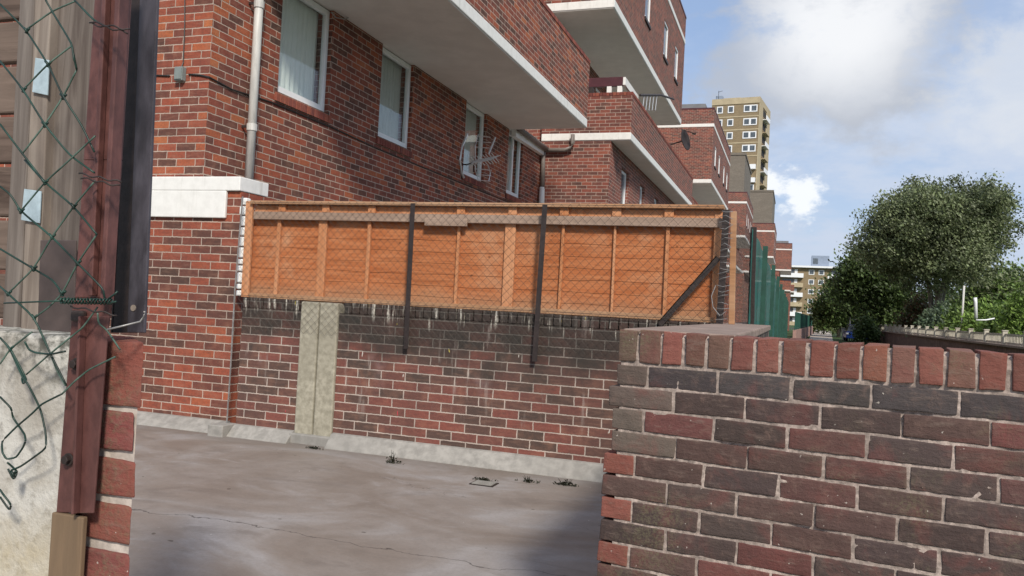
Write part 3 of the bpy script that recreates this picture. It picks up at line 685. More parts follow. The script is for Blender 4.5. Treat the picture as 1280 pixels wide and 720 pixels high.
# ---------------------------------------------------------------- near wall, brick by brick
def near_bricks(mb, O, U, V, Nn, runs, jit=.0022, bev=(.0018, .0042), rough=.0016):
    """runs: (u0, u1, z0, z1, colour, depth); O + u*U + z*up, outward normal Nn; each brick worn by its own noise"""
    for u0_, u1_, za, zb, c, depth in runs:
        one = MB(); vs = []
        for u in (u0_, u1_):
            for k in (0, 1):
                for z in (za, zb):
                    j = lambda: random.uniform(-jit, jit)
                    vs.append(O+U*(u+j())+Vector((0, 0, z+j()))+Nn*((-depth if k else 0.)+j()*.8))
        one.hexa(vs); b = one.bm
        bmesh.ops.bevel(b, geom=list(b.edges), offset=random.uniform(*bev), segments=2, profile=.6, affect='EDGES')
        for lim in (.03, .016):
            es = [e for e in b.edges if e.calc_length() > lim]
            if es: bmesh.ops.subdivide_edges(b, edges=es, cuts=3 if lim > .02 else 1, use_grid_fill=True)
        sd_ = random.uniform(0, 50); chip = random.uniform(.4, 1.6)
        for v in b.verts:
            p = v.co*22+Vector((sd_, 0, 0)); q_ = v.co*85
            n_ = mnoise.noise(v.co*48+Vector((0, sd_, 0)))
            v.co += mnoise.noise_vector(p)*rough+mnoise.noise_vector(q_)*rough*.55
        one.tl = b.loops.layers.float_color['tint']; one.paint(b.faces, c)
        tmp = bpy.data.meshes.new('tmp'); b.to_mesh(tmp); b.free(); mb.bm.from_mesh(tmp); bpy.data.meshes.remove(tmp)
def var(c, v=.18):
    k = 1+random.uniform(-v, v); return tuple(max(0, x*k*(1+random.uniform(-.02, .02))) for x in c)
random.seed(21)
ang = R(-7.3); U = Vector((math.cos(ang), math.sin(ang), 0)); Nn = Vector((U.y, -U.x, 0))
O = Vector((-.556, 2.72, 0))
nw = thing('near_wall', (.6, 2.57, GZ), 'dark near brick wall with reddish brick on edge coping in the right foreground', 'brick wall')
TOP = 1.237; L = 3.6
REDS = [(.195, .075, .058), (.175, .070, .055), (.235, .095, .064)]; BRN = [(.135, .076, .060), (.155, .076, .060), (.120, .078, .060)]
runs = []; u = .012; k = 0
order = 'bbrbbrrrrrobrbrrrbrrobrrrbrrbrrobrrbrbrrrbrbrrbr'
while u < L:
    w = .064+random.uniform(-.003, .003); o = order[k % len(order)]
    c = {'r': REDS[k % 2], 'b': random.choice(BRN), 'o': REDS[2]}[o]
    runs.append((u, u+w, TOP-.104, TOP, var(c), .21)); u += w+random.uniform(.009, .013); k += 1
m = MB(); near_bricks(m, O+Nn*.004, U, None, Nn, runs, .003); m.build('coping', 'near_brick', nw, smooth=True)
runs = []
z = TOP-.104-.013; row = 0
while z > GZ:
    zb = z; za = z-.0655
    endj = random.uniform(-.012, .012)-.006*row*.6
    u = endj if row else 0.01; first = row % 2 == 0; nn_ = 0
    while u < L:
        w = (.1025 if first else .217)+random.uniform(-.004, .004); 
        rr = random.random()
        if row == 0: c = (.064, .053, .053)
        elif rr < .34: c = (.072, .051, .047)
        elif rr < .72: c = (.088, .054, .048)
        elif rr < .92: c = (.105, .055, .049)
        else: c = (.135, .056, .050)
        if first and nn_ == 0 and row >= 4: c = (.21, .076, .058)
        if nn_ == 0 and row < 4: c = (.115, .09, .075)
        runs.append((u, u+w, za, zb, var(c, .14), .20)); u += w+random.uniform(.007, .011); first = False; nn_ += 1
    z = za-.0095; row += 1
m = MB(); near_bricks(m, O, U, None, Nn, runs); m.build('brickwork', 'near_brick', nw, smooth=True)
m = MB(); vs = [O+U*u+Nn*k+Vector((0, 0, z)) for u in (.016, L) for k in (-.19, -.030) for z in (GZ, TOP-.012)]; m.hexa(vs)
nu, nz = 330, 118; grid = []
for a in range(nu+1):
    colv = []
    for b in range(nz+1):
        u = .010+(L-.010)*a/nu; z = GZ+(TOP-.006-GZ)*b/nz
        q_ = Vector((u, 0, z))
        k = -.0034+.0030*mnoise.noise(q_*9)+.0042*mnoise.noise(q_*44)-.03*max(0, mnoise.noise(q_*5+Vector((9, 0, 0)))-.38)
        k = min(k, -.0014)
        if a == 0: k = -.03
        if b == nz: k -= .02
        colv.append(m.bm.verts.new(O+U*u+Nn*k+Vector((0, 0, z))))
    grid.append(colv)
for a in range(nu):
    for b in range(nz): m.bm.faces.new((grid[a][b], grid[a+1][b], grid[a+1][b+1], grid[a][b+1]))
m.build('mortar', 'mortar', nw)
# ---------------------------------------------------------------- left foreground wall end
LYN = 1.07
lw_ = thing('left_wall', (-1.1, LYN, GZ), 'rendered wall end with exposed stacked red bricks in the left foreground', 'wall')
random.seed(31); runs = []; XE = -1.0; XB = -1.108
z = 1.205; row = 0
while z > GZ:
    h = .104 if row == 0 else .063
    e = (.004, -.006, .0, -.008, .004, -.014, -.02)[min(row, 6)]+random.uniform(-.003, .003)
    runs.append((XB, XE+e-.008*0, z-h, z, var([(.225, .072, .055), (.20, .062, .055), (.215, .068, .053)][row % 3], .10), .2)); z -= h+.0125; row += 1
m = MB(); near_bricks(m, Vector((0, LYN, 0)), Vector((1, 0, 0)), None, Vector((.76, -.65, 0)), runs, .003); m.build('brick_end', 'near_brick', lw_, smooth=True)
m = MB(); m.hexa([Vector((x+(-.152 if y else .0), LYN+.006+y, z)) for x in (XB, XE-.010) for y in (0, .13) for z in (GZ, 1.195)]); m.build('mortar', 'mortar_pale', lw_)
m = MB(); m.hexa([Vector((x+(-.14 if (y and x > -3) else 0), LYN-.015+y, z)) for x in (-4, XB-.001) for y in (0, .14) for z in (GZ, 1.208)]); m.build('render', 'dirtyconc', lw_, bevel=.008)
a = onY(66, 642, LYN-.02); b = onY(108, 642, LYN-.02)
one_box('timber_insert', 'ochre', lw_, a.x+.004, b.x, LYN-.026, LYN-.016, GZ, a.z+.004, bevel=.002)
# red angle post bolted to it
ap = thing('red_angle_post', (-1.12, LYN-.03, .9), 'red oxide painted angle iron post bolted to the rendered wall', 'post')
def pv(x, y, Y): return onY(x, y, Y)
def strip(mb, rows_, off):                       # rows_: (left point, right point) pairs from top to bottom
    for (a, b), (c_, d) in zip(rows_, rows_[1:]): mb.hexa([a, a+off, b, b+off, c_, c_+off, d, d+off])
Yf = LYN-.022
m = MB(); strip(m, [(pv(122, -60, Yf), pv(165, -60, Yf+.0)), (pv(104, 200, Yf), pv(150, 200, Yf))], Vector((0, .006, 0)))
strip(m, [(pv(104, 200, Yf), pv(150, 200, Yf)), (pv(93, 372, Yf), pv(139, 372, Yf))], Vector((0, .006, 0)))
strip(m, [(pv(91, 372, Yf), pv(139, 372, Yf)), (pv(70, 641, Yf), pv(98, 641, Yf))], Vector((0, .006, 0)))
m.build('flange', 'rust_steel', ap, bevel=.0015)
m = MB(); strip(m, [(pv(137, -60, Yf-.001), pv(142, -60, Yf-.001)), (pv(117, 370, Yf-.001), pv(122, 370, Yf-.001))], Vector((0, -.012, 0)))
strip(m, [(pv(160, -60, Yf), pv(166, -60, Yf)), (pv(138, 378, Yf), pv(143, 378, Yf))], Vector((0, -.022, 0)))
m.build('rib', 'rust_steel', ap, bevel=.0015)
m = MB(); strip(m, [(pv(106, 395, Yf-.001), pv(138, 395, Yf-.001)), (pv(98, 641, Yf-.001), pv(119, 641, Yf-.001))], Vector((0, -.004, 0)))
strip(m, [(pv(106, 395, Yf-.005), pv(109, 395, Yf-.005)), (pv(97, 641, Yf-.005), pv(100, 641, Yf-.005))], Vector((0, -.014, 0)))
m.build('lower_flange', 'rust_steel', ap, bevel=.0015)
one_box('cleat', 'iron', ap, pv(95, 395, Yf).x, pv(110, 395, Yf).x, Yf-.012, Yf-.001, pv(100, 402, Yf).z, pv(100, 388, Yf).z, bevel=.003)
for px, py in ((97, 455), (87, 574)):
    c = pv(px, py, Yf-.002); m = MB()
    m.tube([c+Vector((0, -.001, 0)), c+Vector((0, -.004, 0))], .0105, 16)
    m.tube([c+Vector((0, -.003, 0)), c+Vector((0, -.010, 0)), c+Vector((0, -.0115, 0))], .0075, 6); m.build('bolt', 'iron', ap, bevel=.001)
# dark jamb post behind
jp = thing('dark_jamb_post', (-1.03, LYN+.06, 1.2), 'tall dark grey steel jamb standing on the brick wall end', 'post')
Yj = LYN+.05
m = MB(); strip(m, [(pv(176, -60, Yj), pv(199, -60, Yj)), (pv(158, 416, Yj), pv(180, 416, Yj))], Vector((0, .006, 0))); fo = m.build('face', 'dark_steel', jp, bevel=.0015)
m = MB(); strip(m, [(pv(165, -60, Yj), pv(177, -60, Yj)), (pv(140, 416, Yj), pv(159, 416, Yj))], Vector((0, .006, 0)));  strip(m, [(pv(165, -60, Yj), pv(167, -60, Yj)), (pv(138, 416, Yj), pv(141, 416, Yj))], Vector((0, .05, 0))); m.build('return', 'iron', jp)
c = pv(167, 385, Yj); m = MB(); m.tube([c+Vector((0, -.0015, 0)), c+Vector((0, .001, 0))], .0055, 12); m.build('bolt_hole', 'palewood', jp)
# gate boards
gt = thing('board_gate', (-1.35, LYN+.12, 1.21), 'weathered vertical plank gate behind the green wire mesh', 'gate')
Yg = LYN+.10
def plank(x0t, x1t, x0b, x1b, yt, yb, Y, mat, name, th=.018):
    m = MB(); strip(m, [(pv(x0t, yt, Y), pv(x1t, yt, Y)), (pv(x0b, yb, Y), pv(x1b, yb, Y))], Vector((0, th, 0))); return m.build(name, mat, gt, bevel=.002)
plank(64, 126, 42, 110, -60, 418, Yg, 'oldwood', 'wide_plank')
plank(28, 46, 2, 24, -60, 418, Yg-.006, 'oldwood', 'plank')
plank(46, 66, 25, 47, -60, 418, Yg-.018, 'palewood', 'plank_edge', .03)
plank(62, 68, 46, 50, -60, 418, Yg-.002, 'iron', 'gap_shade_strip')  # dark strip painted in for the shade of the gap between planks
plank(50, 95, 46, 92, 300, 417, Yg-.022, 'brownwood', 'metal_kick_plate', .004).data.materials[0] = plain('brown_painted_plate', (.085, .062, .056), .5, .3, 12, bump=.1)
for q in ((42, 72, 61, 115), (28, 236, 51, 275)):
    a = pv(q[0]+2, q[1], Yg-.024); b = pv(q[2], q[1]+3, Yg-.024); c_ = pv(q[0]-2, q[3], Yg-.024); d = pv(q[2]-2, q[3]+4, Yg-.024)
    m = MB(); strip(m, [(a, b), (c_, d)], Vector((0, .003, 0))); m.build('steel_plate', 'blue_steel', gt, bevel=.0008)
hb_ = MB(); z = 1.22; random.seed(9)
while z < 2.35:
    h = random.uniform(.085, .11)
    a = pv(-90, 300, Yg+.05).x; b = pv(34, 300, Yg+.05).x
    hb_.hexa([Vector((x, y, zz_)) for x in (a, b+.06) for y in (Yg+.03+random.uniform(0, .01), Yg+.055) for zz_ in (z, z+h-.008)]); z += h
hb_.build('cross_boards', 'brownwood', gt, bevel=.004)
# green chain link traced wire by wire
gm = thing('torn_green_chain_link', (-1.2, LYN-.06, .9), 'torn green plastic coated chain link hanging in front of the gate', 'wire mesh')
Yw = LYN-.055
dark_ = [[(0, 5), (33, 38), (60, 80), (79, 121), (103, 158), (118, 190)], [(0, 76), (29, 112), (56, 156), (87, 194), (118, 216)], [(0, 155), (28, 192), (56, 228), (92, 258), (121, 293)],
         [(57, 0), (65, 14), (90, 55), (92, 72), (96, 87)], [(31, 200), (56, 228)], [(0, 233), (13, 243), (26, 264), (65, 296), (97, 329), (129, 361), (131, 374)], [(0, 311), (42, 336), (66, 350), (78, 367)],
         [(0, 358), (10, 367), (43, 397), (63, 442), (83, 482)], [(0, 422), (13, 436), (30, 468), (33, 475), (29, 480), (27, 473), (32, 470)], [(13, 436), (30, 468)],
         [(14, 440), (29, 473), (35, 480), (51, 512), (57, 540), (58, 560), (39, 574), (26, 583), (14, 588)], [(0, 496), (14, 510), (16, 522), (31, 543), (32, 551), (29, 559), (20, 572), (8, 574), (3, 566), (2, 552), (21, 533), (39, 518), (52, 505), (78, 492)],
         [(31, 427), (36, 437), (44, 441), (63, 443), (82, 439)], [(93, 0), (117, 25), (130, 32)], [(10, 586), (17, 600), (22, 590), (15, 583), (9, 578)], [(0, 621), (12, 638), (14, 631), (4, 618), (0, 612)]]
light_ = [[(33, 37), (65, 14), (93, 2)], [(29, 112), (60, 80), (90, 57)], [(28, 192), (56, 156), (79, 121), (96, 87)], [(26, 264), (56, 228), (86, 201), (119, 170)], [(10, 367), (42, 336), (65, 296), (92, 258), (119, 226)],
          [(43, 397), (60, 385), (78, 367), (97, 329), (121, 293)], [(0, 455), (13, 436), (40, 415)], [(33, 468), (63, 442), (85, 424), (104, 409), (122, 384)], [(78, 492), (95, 475), (111, 462), (144, 446)], [(62, 440), (72, 465), (82, 482)],
          [(96, 87), (90, 57)], [(122, 391), (123, 404), (134, 413), (150, 437)]]
def wires(name, paths, mat, r, Y):
    m = MB()
    for i, p in enumerate(paths):
        pts = [pv(x, y, Y+.006*math.sin(i*2.1+j*1.7)) for j, (x, y) in enumerate(p)]
        fine = []
        for a, b in zip(pts, pts[1:]):
            for q in range(4): fine.append(a.lerp(b, q/4))
        fine.append(pts[-1])
        for _ in range(1): fine = [fine[0]]+[(fine[k-1]+fine[k]*2+fine[k+1])/4 for k in range(1, len(fine)-1)]+[fine[-1]]
        m.tube(fine, r, 7)
    return m.build(name, mat, gm, smooth=True)
wires('mesh_wire', dark_, 'greenwire', .00165, Yw)
wires('cross_wire', light_, plain('worn_green_wire', (.05, .11, .08), .5, .5, 30, bump=0, c2=(.12, .19, .15)), .00145, Yw+.004)
for x, y in ((33, 38), (60, 80), (29, 112), (56, 156), (79, 121), (26, 264), (56, 228), (92, 258), (65, 296), (97, 329), (78, 367), (42, 336), (10, 367), (43, 397), (13, 436), (17, 592)):
    c = pv(x, y, Yw); m = MB()
    for s in (-1, 1): m.tube([c+Vector((-.004, s*.002, -.004*s)), c+Vector((0, s*.003, .002)), c+Vector((.004, s*.002, .004*s))], .0021, 6)
    m.build('knuckle', 'greenwire', gm, smooth=True)
m = MB()
for k in range(2):
    pts = [pv(75+66*i/44, 376+3.5*math.sin(i*1.15+k*math.pi)+.02*i, Yw-.008+.004*math.cos(i*1.15+k*math.pi)) for i in range(45)]; m.tube(pts, .0016, 6)
m.tube([pv(5, 379, Yw), pv(40, 377.5, Yw), pv(78, 376, Yw-.006)], .0015, 6)
m.tube([pv(136, 373, Yw-.01), pv(143, 368, Yw-.012), pv(147, 364, Yw-.01)], .0016, 6); m.tube([pv(136, 379, Yw-.01), pv(145, 377, Yw-.014)], .0016, 6)
m.build('twisted_tie', 'greenwire', gm, smooth=True)
for y0, x0, x1 in ((27, 112, 163), (30, 115, 160), (217, 99, 152), (222, 101, 150), (383, 88, 146)):
    m = MB(); pts = [pv(x0+(x1-x0)*i/12, y0+i*.9+1.5*math.sin(i*1.3+y0), Yw-.006-.012*math.sin(i/12*math.pi)) for i in range(13)]; m.tube(pts, .0014, 5)
    m.build('rusty_tie', 'iron', gm, smooth=True)
m = MB(); m.tube([pv(134, 412, Yw-.01), pv(155, 407, Yw), pv(175, 402, Yw+.02), pv(180, 396, Yw+.02), pv(181, 389, Yw+.02)], .0017, 6); m.build('loose_tie', 'tiewire', gm, smooth=True)
# ---------------------------------------------------------------- fixtures on the building
m = MB(); 
m.tube([(FX+.075, 7.0, 2.35), (FX+.075, 7.0, 5.2)], .045, 14)
dp = thing('downpipe', (FX+.08, 7.0, 2.35), 'pale grey downpipe on the brick corner above the white band', 'pipe'); m.build('tube', 'pipe', dp, smooth=True)
for z in (2.98, 4.25):
    m = MB(); m.tube([(FX+.075, 7.0, z-.035), (FX+.075, 7.0, z+.035)], .054, 14); m.build('socket', 'pipe', dp); one_box('clip', 'iron', dp, FX+.0, FX+.05, 6.93, 6.945, z-.015, z+.01)
jb = onY(225, 93, GY-.03); t_ = thing('junction_box', (jb.x, GY, jb.z), 'small grey junction box on the brick gable', 'junction box')
one_box('case', 'boxgrey', t_, jb.x-.045, jb.x+.05, GY-.06, GY-.001, jb.z-.065, jb.z+.07, bevel=.006)
one_box('lid', 'boxgrey', t_, jb.x-.038, jb.x+.043, GY-.068, GY-.061, jb.z-.055, jb.z+.06, bevel=.003)
m = MB(); gl_ = [onY(150, 94, GY-.008), onY(190, 94, GY-.008), onY(212, 95, GY-.008)]; m.tube(gl_, .008, 5)
m.tube([onY(236, 93, GY-.008), onY(250, 94, GY-.008), Vector((FX+.008, GY-.008, onY(260, 97, GY).z)), onX(290, 112, FX+.01), onX(340, 128, FX+.01), onX(412, 158, FX+.01), onX(470, 185, FX+.01), onX(560, 222, FX+.01), onX(640, 254, FX+.01)], .009, 5)
m.tube([onY(231, -60, GY-.008), onY(231, 30, GY-.008), onY(229, 78, GY-.01), onY(226, 86, GY-.03)], .006, 5)
tag(m.build('surface_cable', 'cable'), 'black cable clipped along the brick from the junction box', 'cable')
m = MB(); m.tube([onX(414, 15, FX+.02), onX(420, 22, FX+.05), onX(430, 24, FX+.06), onX(441, 20, FX+.03)], .008, 5)
tag(m.build('loose_cable', 'tiewire'), 'loose pale cable looping below the balcony beside first window', 'cable')
# downpipe at the inner corner
ip = thing('corner_soil_pipe', (-5.2, 17.0, 3), 'brown soil pipe with white foot in the corner between wing and block', 'pipe')
Yp = BY-.09; q = lambda x, y: onY(x, y, Yp)
m = MB(); m.tube([q(662, 170), q(668, 174), q(676, 181), q(679, 190), q(678, 236)], .05, 10); m.build('tube', 'brownpipe', ip, smooth=True)
m = MB(); m.tube([q(679, 188), q(706, 187.5), q(714, 185), q(716, 179), q(716, 168)], .045, 10); m.build('branch', 'brownpipe', ip, smooth=True)
m = MB(); m.tube([q(677.5, 234), q(676, 275)], .06, 10, r2=.075); m.build('white_foot', 'white', ip, smooth=True)
# tv aerial in front of third window
ta = thing('tv_aerial', tuple(onX(598, 200, -5.0)), 'silver tv aerial on a bracket in front of the third window', 'aerial')
A = lambda x, y, X=-5.0: onX(x, y, X)
m = MB(); m.tube([A(576, 205, FX), A(583, 206), A(592, 203), A(592, 215)], .012, 6); m.tube([A(576, 210, FX), A(577, 222), ], .012, 6)
m.build('bracket', 'iron', ta)
m = MB(); c0 = A(590, 203); c1 = A(619, 197, -4.7); m.tube([c0, c1], .008, 6)
m.build('boom', 'silver', ta)
m = MB()
for i in range(9):
    s = i/8; c = c0.lerp(c1, s); l = .14
    d1 = Vector((.3, .6, .35)).normalized(); d2 = Vector((.3, .6, -.45)).normalized()
    m.tube([c-d1*l, c+d1*l], .006, 4); m.tube([c-d2*l*.8, c+d2*l*.8], .006, 4)
m.build('director_rods', 'silver', ta)
m = MB()
for i in range(9):
    s = i/8; y = 170+55*s; bow = 6*math.sin(s*math.pi)
    if 3 <= i <= 5: continue
    m.tube([A(596-bow*.3, y), A(616-abs(s-.5)*6, y+1.5)], .006, 4)
m.tube([A(584, 167), A(578, 182), A(575, 200), A(577, 216), A(580, 222)], .018, 5); m.tube([A(598, 168), A(594, 183), A(594, 212), A(598, 226)], .008, 4)
m.tube([A(619, 172), A(614, 184), A(611, 192)], .016, 5); m.tube([A(610, 206), A(613, 216), A(611, 226)], .008, 4)
m.build('reflector_grid', 'silver', ta)
# balcony clutter on block two
mb_ = thing('maroon_screen_board', (-4.3, BY+.05, 6.0), 'maroon board raised on stubs over the balcony end of second storey', 'board')
z0b = 5.15+.80+.045+.0
one_box('board', 'maroon', mb_, -5.3, -3.66, BY+.03, BY+.10, z0b+.14, z0b+.34, bevel=.005)
one_box('white_return', 'white', mb_, -3.655, -3.60, BY+.03, BY+1.6, z0b+.16, z0b+.33, bevel=.005)
for x in (-4.75, -4.35, -3.95, -3.72): one_box('stub', 'white' if x != -4.35 else 'iron', mb_, x-.05, x+.05, BY+.03, BY+.10, z0b+.0, z0b+.14)
al = thing('clothes_airer', tuple(onX(815, 122, -3.6)), 'dark clothes airer sticking out over the balcony parapet', 'clothes airer')
m = MB(); B = lambda x, y, X=-3.5: onX(x, y, X)
m.tube([B(800, 119), B(826, 119), B(842, 124)], .03, 5); m.build('top_bar', 'iron', al)
m = MB()
for k in range(5): m.tube([B(805+4*k, 120), B(803+4*k, 138)], .012, 4)
m.build('rack_rods', 'silver', al)
sd = thing('satellite_dish', tuple(onX(853, 175, -4.0)), 'dark satellite dish on the far edge of second block', 'satellite dish')
c = onX(853.5, 176, -3.75); m = MB(); n = 20
ax = Vector((.93, -.30, .2)).normalized(); a_ = ax.cross(Vector((0, 0, 1))).normalized(); b_ = ax.cross(a_)
ring = [[c+ax*(.10*(r_/.33)**2)+a_*math.cos(2*math.pi*j/n)*r_+b_*math.sin(2*math.pi*j/n)*r_*1.1 for j in range(n)] for r_ in (.02, .12, .24, .33)]
vr = [[m.bm.verts.new(p) for p in rg] for rg in ring]
for A1, B1 in zip(vr, vr[1:]):
    for j in range(n): m.bm.faces.new((A1[j], A1[(j+1) % n], B1[(j+1) % n], B1[j]))
m.bm.faces.new(vr[0]); o = m.build('reflector', 'iron', sd, smooth=True); md = o.modifiers.new('solid', 'SOLIDIFY'); md.thickness = .02
m = MB(); m.tube([c-b_*.4, c+ax*.42-b_*.15], .015, 5); m.tube([c+ax*.38-b_*.15, c+ax*.48-b_*.1], .035, 6); m.build('feed_arm', 'iron', sd)
m = MB(); m.tube([c, c-ax*.25, c-ax*.25+Vector((-.3, 0, -.1))], .025, 5); m.build('bracket', 'iron', sd)
# weeds and a drain by the kerb
random.seed(12)
def weed(px, py, n, h, lab):
    b = onZ(px, py, .0); m = MB()
    for i in range(4):
        x = b.x+random.gauss(0, .03); m.tube([(b.x, b.y, 0), (b.x+(x-b.x)*.6, b.y-.002, h*.35), (x+random.uniform(-.01, .01), b.y-.004, h*random.uniform(.6, 1.1))], .0045, 4, r2=.0012)
    m.paint(list(m.bm.faces), (.022, .022, .013))
    for i in range(n*5):
        x = b.x+random.gauss(0, .035); y = b.y+random.gauss(0, .012); w = random.uniform(.006, .014); hh = h*random.uniform(.15, 1.0)*max(.15, 1-abs(x-b.x)*9)
        p = Vector((x, y, hh*random.uniform(.0, .8)+.003)); a = random.uniform(0, 6.28); d = Vector((math.cos(a)*w, math.sin(a)*w*.6, random.uniform(-.2, 1.)*w)); e = Vector((-math.sin(a)*w*.5, math.cos(a)*w*.4, random.uniform(.1, .8)*w))
        m.quad([p-d, p-e*.6, p+d, p+e], var_((.028, .028, .016)))
    tag(m.build('weed', 'leaf'), lab, 'weed', 'dark weeds along the foot of the rear wall')
def var_(c): k = random.uniform(.6, 1.5); return tuple(x*k for x in c)
weed(392, 561, 14, .03, 'flat tuft of dark weed at the foot of the concrete posts')
weed(490, 579, 22, .10, 'tallest dark weed tuft sprouting from the kerb, left of the drain')
weed(605, 601, 16, .035, 'low weed tuft above the small drain')
weed(660, 603, 10, .06, 'short single weed at the kerb, right of the drain')
weed(708, 607, 26, .05, 'bushy weed at the kerb closest to the near wall')
weed(300, 541, 14, .08, 'dark weed in the corner where the two brick walls meet')
d_ = onZ(605, 605, 0); t_ = thing('yard_drain', (d_.x, d_.y, 0), 'small square drain grating in the yard floor', 'drain')
one_box('frame', 'iron', t_, d_.x-.09, d_.x+.09, d_.y-.07, d_.y+.07, -.005, .005); 
m = MB()
for i in range(5): m.box(d_.x-.075, d_.x+.075, d_.y-.055+i*.025, d_.y-.043+i*.025, .005, .011)
m.build('grating', 'kerbc', t_)
# ---------------------------------------------------------------- tower block
TW = thing('tower_block', tuple(Vector((-8.12, 172.9, GZ))), 'tall yellow brick tower block above the red terrace', 'tower block')
ta_ = R(-7.3); D1 = Vector((math.sin(R(7.3)), math.cos(R(7.3)), 0)); D0 = Vector((-D1.y, D1.x, 0)); TO = Vector((-8.12, 172.9, GZ))
def tbox(mb, s0, s1, t0, t1, z0, z1): mb.hexa([TO+D0*s+D1*t+Vector((0, 0, z)) for s in (s0, s1) for t in (t0, t1) for z in (z0, z1)])
TL = 13.; TWD = 9.7; FH = 2.74; TOPZ = 46.8
m = MB(); tbox(m, .0, TWD, 0, TL, 0, TOPZ-1.25); m.build('brick_faces', 'yellowbrick', TW)
m = MB(); tbox(m, -.12, TWD, -.12, TL+.1, TOPZ-1.25, TOPZ); tbox(m, -.14, -.001, -.10, 3.8, 0, TOPZ-1.25); tbox(m, -.14, -.001, 8.6, TL, 0, TOPZ-1.25); m.build('concrete_frame', 'towerconc', TW)
m = MB()
for k in range(1, 16): tbox(m, 0.02, TWD, -.06, -.001, TOPZ-1.25-k*FH-.02, TOPZ-1.25-k*FH+.22)
m.build('floor_bands', 'towerconc', TW)
for k in range(15):
    zb = TOPZ-1.25-(k+1)*FH+.95
    for s0, s1 in ((.35, 3.1), (5.1, 6.35), (7.35, 8.6)):
        if k in (4, 5) and s0 == .35:
            m = MB(); tbox(m, .1, 3.6, -.9, -.062, zb-.95, zb); m.build('balcony_front', 'farpane' if 0 else 'upvc', TW); continue
        m = MB(); tbox(m, s0, s1, -.09, -.062, zb, zb+1.45); w = m.build('window', 'upvc', TW)
        m = MB(); n_ = 2 if s1-s0 > 2 else 1; ww = (s1-s0)/n_
        for i in range(n_): tbox(m, s0+i*ww+.2, s0+(i+1)*ww-.2, -.10, -.091, zb+.2, zb+1.25)
        m.build('pane', 'farpane', w)
    m = MB(); tbox(m, -.30, -.002, 3.8, 8.6, zb-.95, zb-.9); tbox(m, -.9, -.8, 3.9, 8.5, zb-.75, zb+.1); tbox(m, -.9, -.002, 3.85, 8.55, zb-.85, zb-.75); m.build('balcony', 'towerconc' if k % 2 else 'upvc', TW)
    m = MB(); tbox(m, -.02, -.002, 3.9, 8.5, zb+.1, zb+1.5); m.build('recess_shade', 'dark_inside', TW)  # flat dark panel on the face, painting the shade of a recessed balcony
m = MB(); tbox(m, 4.5, 9.4, 3, 9, TOPZ, TOPZ+.9); m.build('lift_housing', 'towerconc', TW)
m = MB(); tbox(m, 7.9, 9.3, 1.5, 2.6, TOPZ, TOPZ+1.1); m.build('roof_tanks', 'bluegrey', TW)
m = MB(); ps = TO+D0*8.6+D1*.8; m.tube([ps+zz*TOPZ, ps+zz*(TOPZ+2.0)], .045, 4); m.tube([ps+zz*(TOPZ+1.7)+CR*-.1, ps+zz*(TOPZ+2.0)+CR*.8], .04, 4); m.build('roof_aerial', 'iron', TW)
# ---------------------------------------------------------------- distant yellow flats
df = thing('yellow_flats', (8, 246, GZ), 'distant five storey yellow brick flats with white balconies', 'apartment block')
FY = 246.; ZT = 16.2
m = MB(); m.box(-4, 30, FY, FY+12, GZ, ZT); m.build('walls', 'yellowbrick', df)
m = MB(); m.box(-4.3, 30.3, FY-1.2, FY+12.3, ZT, ZT+.5); m.build('roof_edge', 'upvc', df)
one_box('roof_house', 'bluegrey', df, 4.6, 9.3, FY+1, FY+6, ZT+.5, ZT+3.6); one_box('roof_window', 'farpane', df, 5.0, 6.3, FY+.94, FY+.99, ZT+1.2, ZT+2.8)
for k in range(6):
    z = ZT-2.75*(k+1)
    for xa, xb in ((-4, 2.6), (9.0, 15.5), (21, 27)):
        m = MB(); m.box(xa, xb, FY-1.3, FY-1.2, z, z+1.05); m.box(xa, xb, FY-1.3, FY-.002, z-.15, z); b = m.build('balcony', 'towerconc' if k % 2 else 'upvc', df)
        one_box('balcony_door', 'farpane', b, xa+1, xb-2.6, FY-.05, FY-.002, z+.05, z+2.2)
        one_box('door_frame', 'upvc', b, xb-2.4, xb-1.6, FY-.06, FY-.002, z+.3, z+2.2)
    for x in (4.0, 6.6, 17.0, 19.4):
        m = MB(); m.box(x, x+1.5, FY-.06, FY-.002, z+.8, z+2.2); w = m.build('window', 'upvc', df)
        one_box('pane', 'farpane', w, x+.2, x+1.3, FY-.09, FY-.061, z+1.0, z+2.05)
# ---------------------------------------------------------------- right hand wall, cream fence
bwl = thing('brown_terrace_wall', (7.5, 50, GZ), 'long dark brown wall below the cream fence at right', 'wall')
WXa, WXb = 6.9, 7.6
m = MB(); m.hexa([Vector((x, y, z)) for (xo, y, zt) in ((0, 24, .62), (-.35, 79, .55)) for x in (WXa+.4+xo, WXb+.4+xo) for z in (GZ, zt+.12)]); m.build('wall_face', 'brownwall', bwl)
m = MB(); m.hexa([Vector((x, y, z)) for (xo, y, zt) in ((0, 23.95, .74), (-.35, 79.05, .67)) for x in (WXa+.33+xo, WXb+.45+xo) for z in (zt, zt+.07)]); m.build('coping', 'copingc', bwl)
m = MB(); m.hexa([Vector((x, y, z)) for x in (8.2, 40) for y in (24, 95) for z in (GZ, .70)]); tag(m.build('raised_ground', 'grass'), kind='structure')
cf = thing('cream_picket_fence', (7.45, 50, .78), 'low cream fence of squat posts and pickets on the brown wall', 'fence')
ys = [25.5+2.9*i for i in range(19)]; fx = lambda y: 7.46-.35*(y-24)/55
pk = MB()
for a, b in zip(ys, ys[1:]):
    for i in range(1, 15):
        y = a+(b-a)*i/15; pk.box(fx(y)-.012, fx(y)+.012, y-.03, y+.03, .80, 1.16)
    for z in (.84, 1.14): pk.box(fx(a)-.02, fx(a)+.02, a, b, z, z+.05)
pk.build('pickets', 'cream', cf)
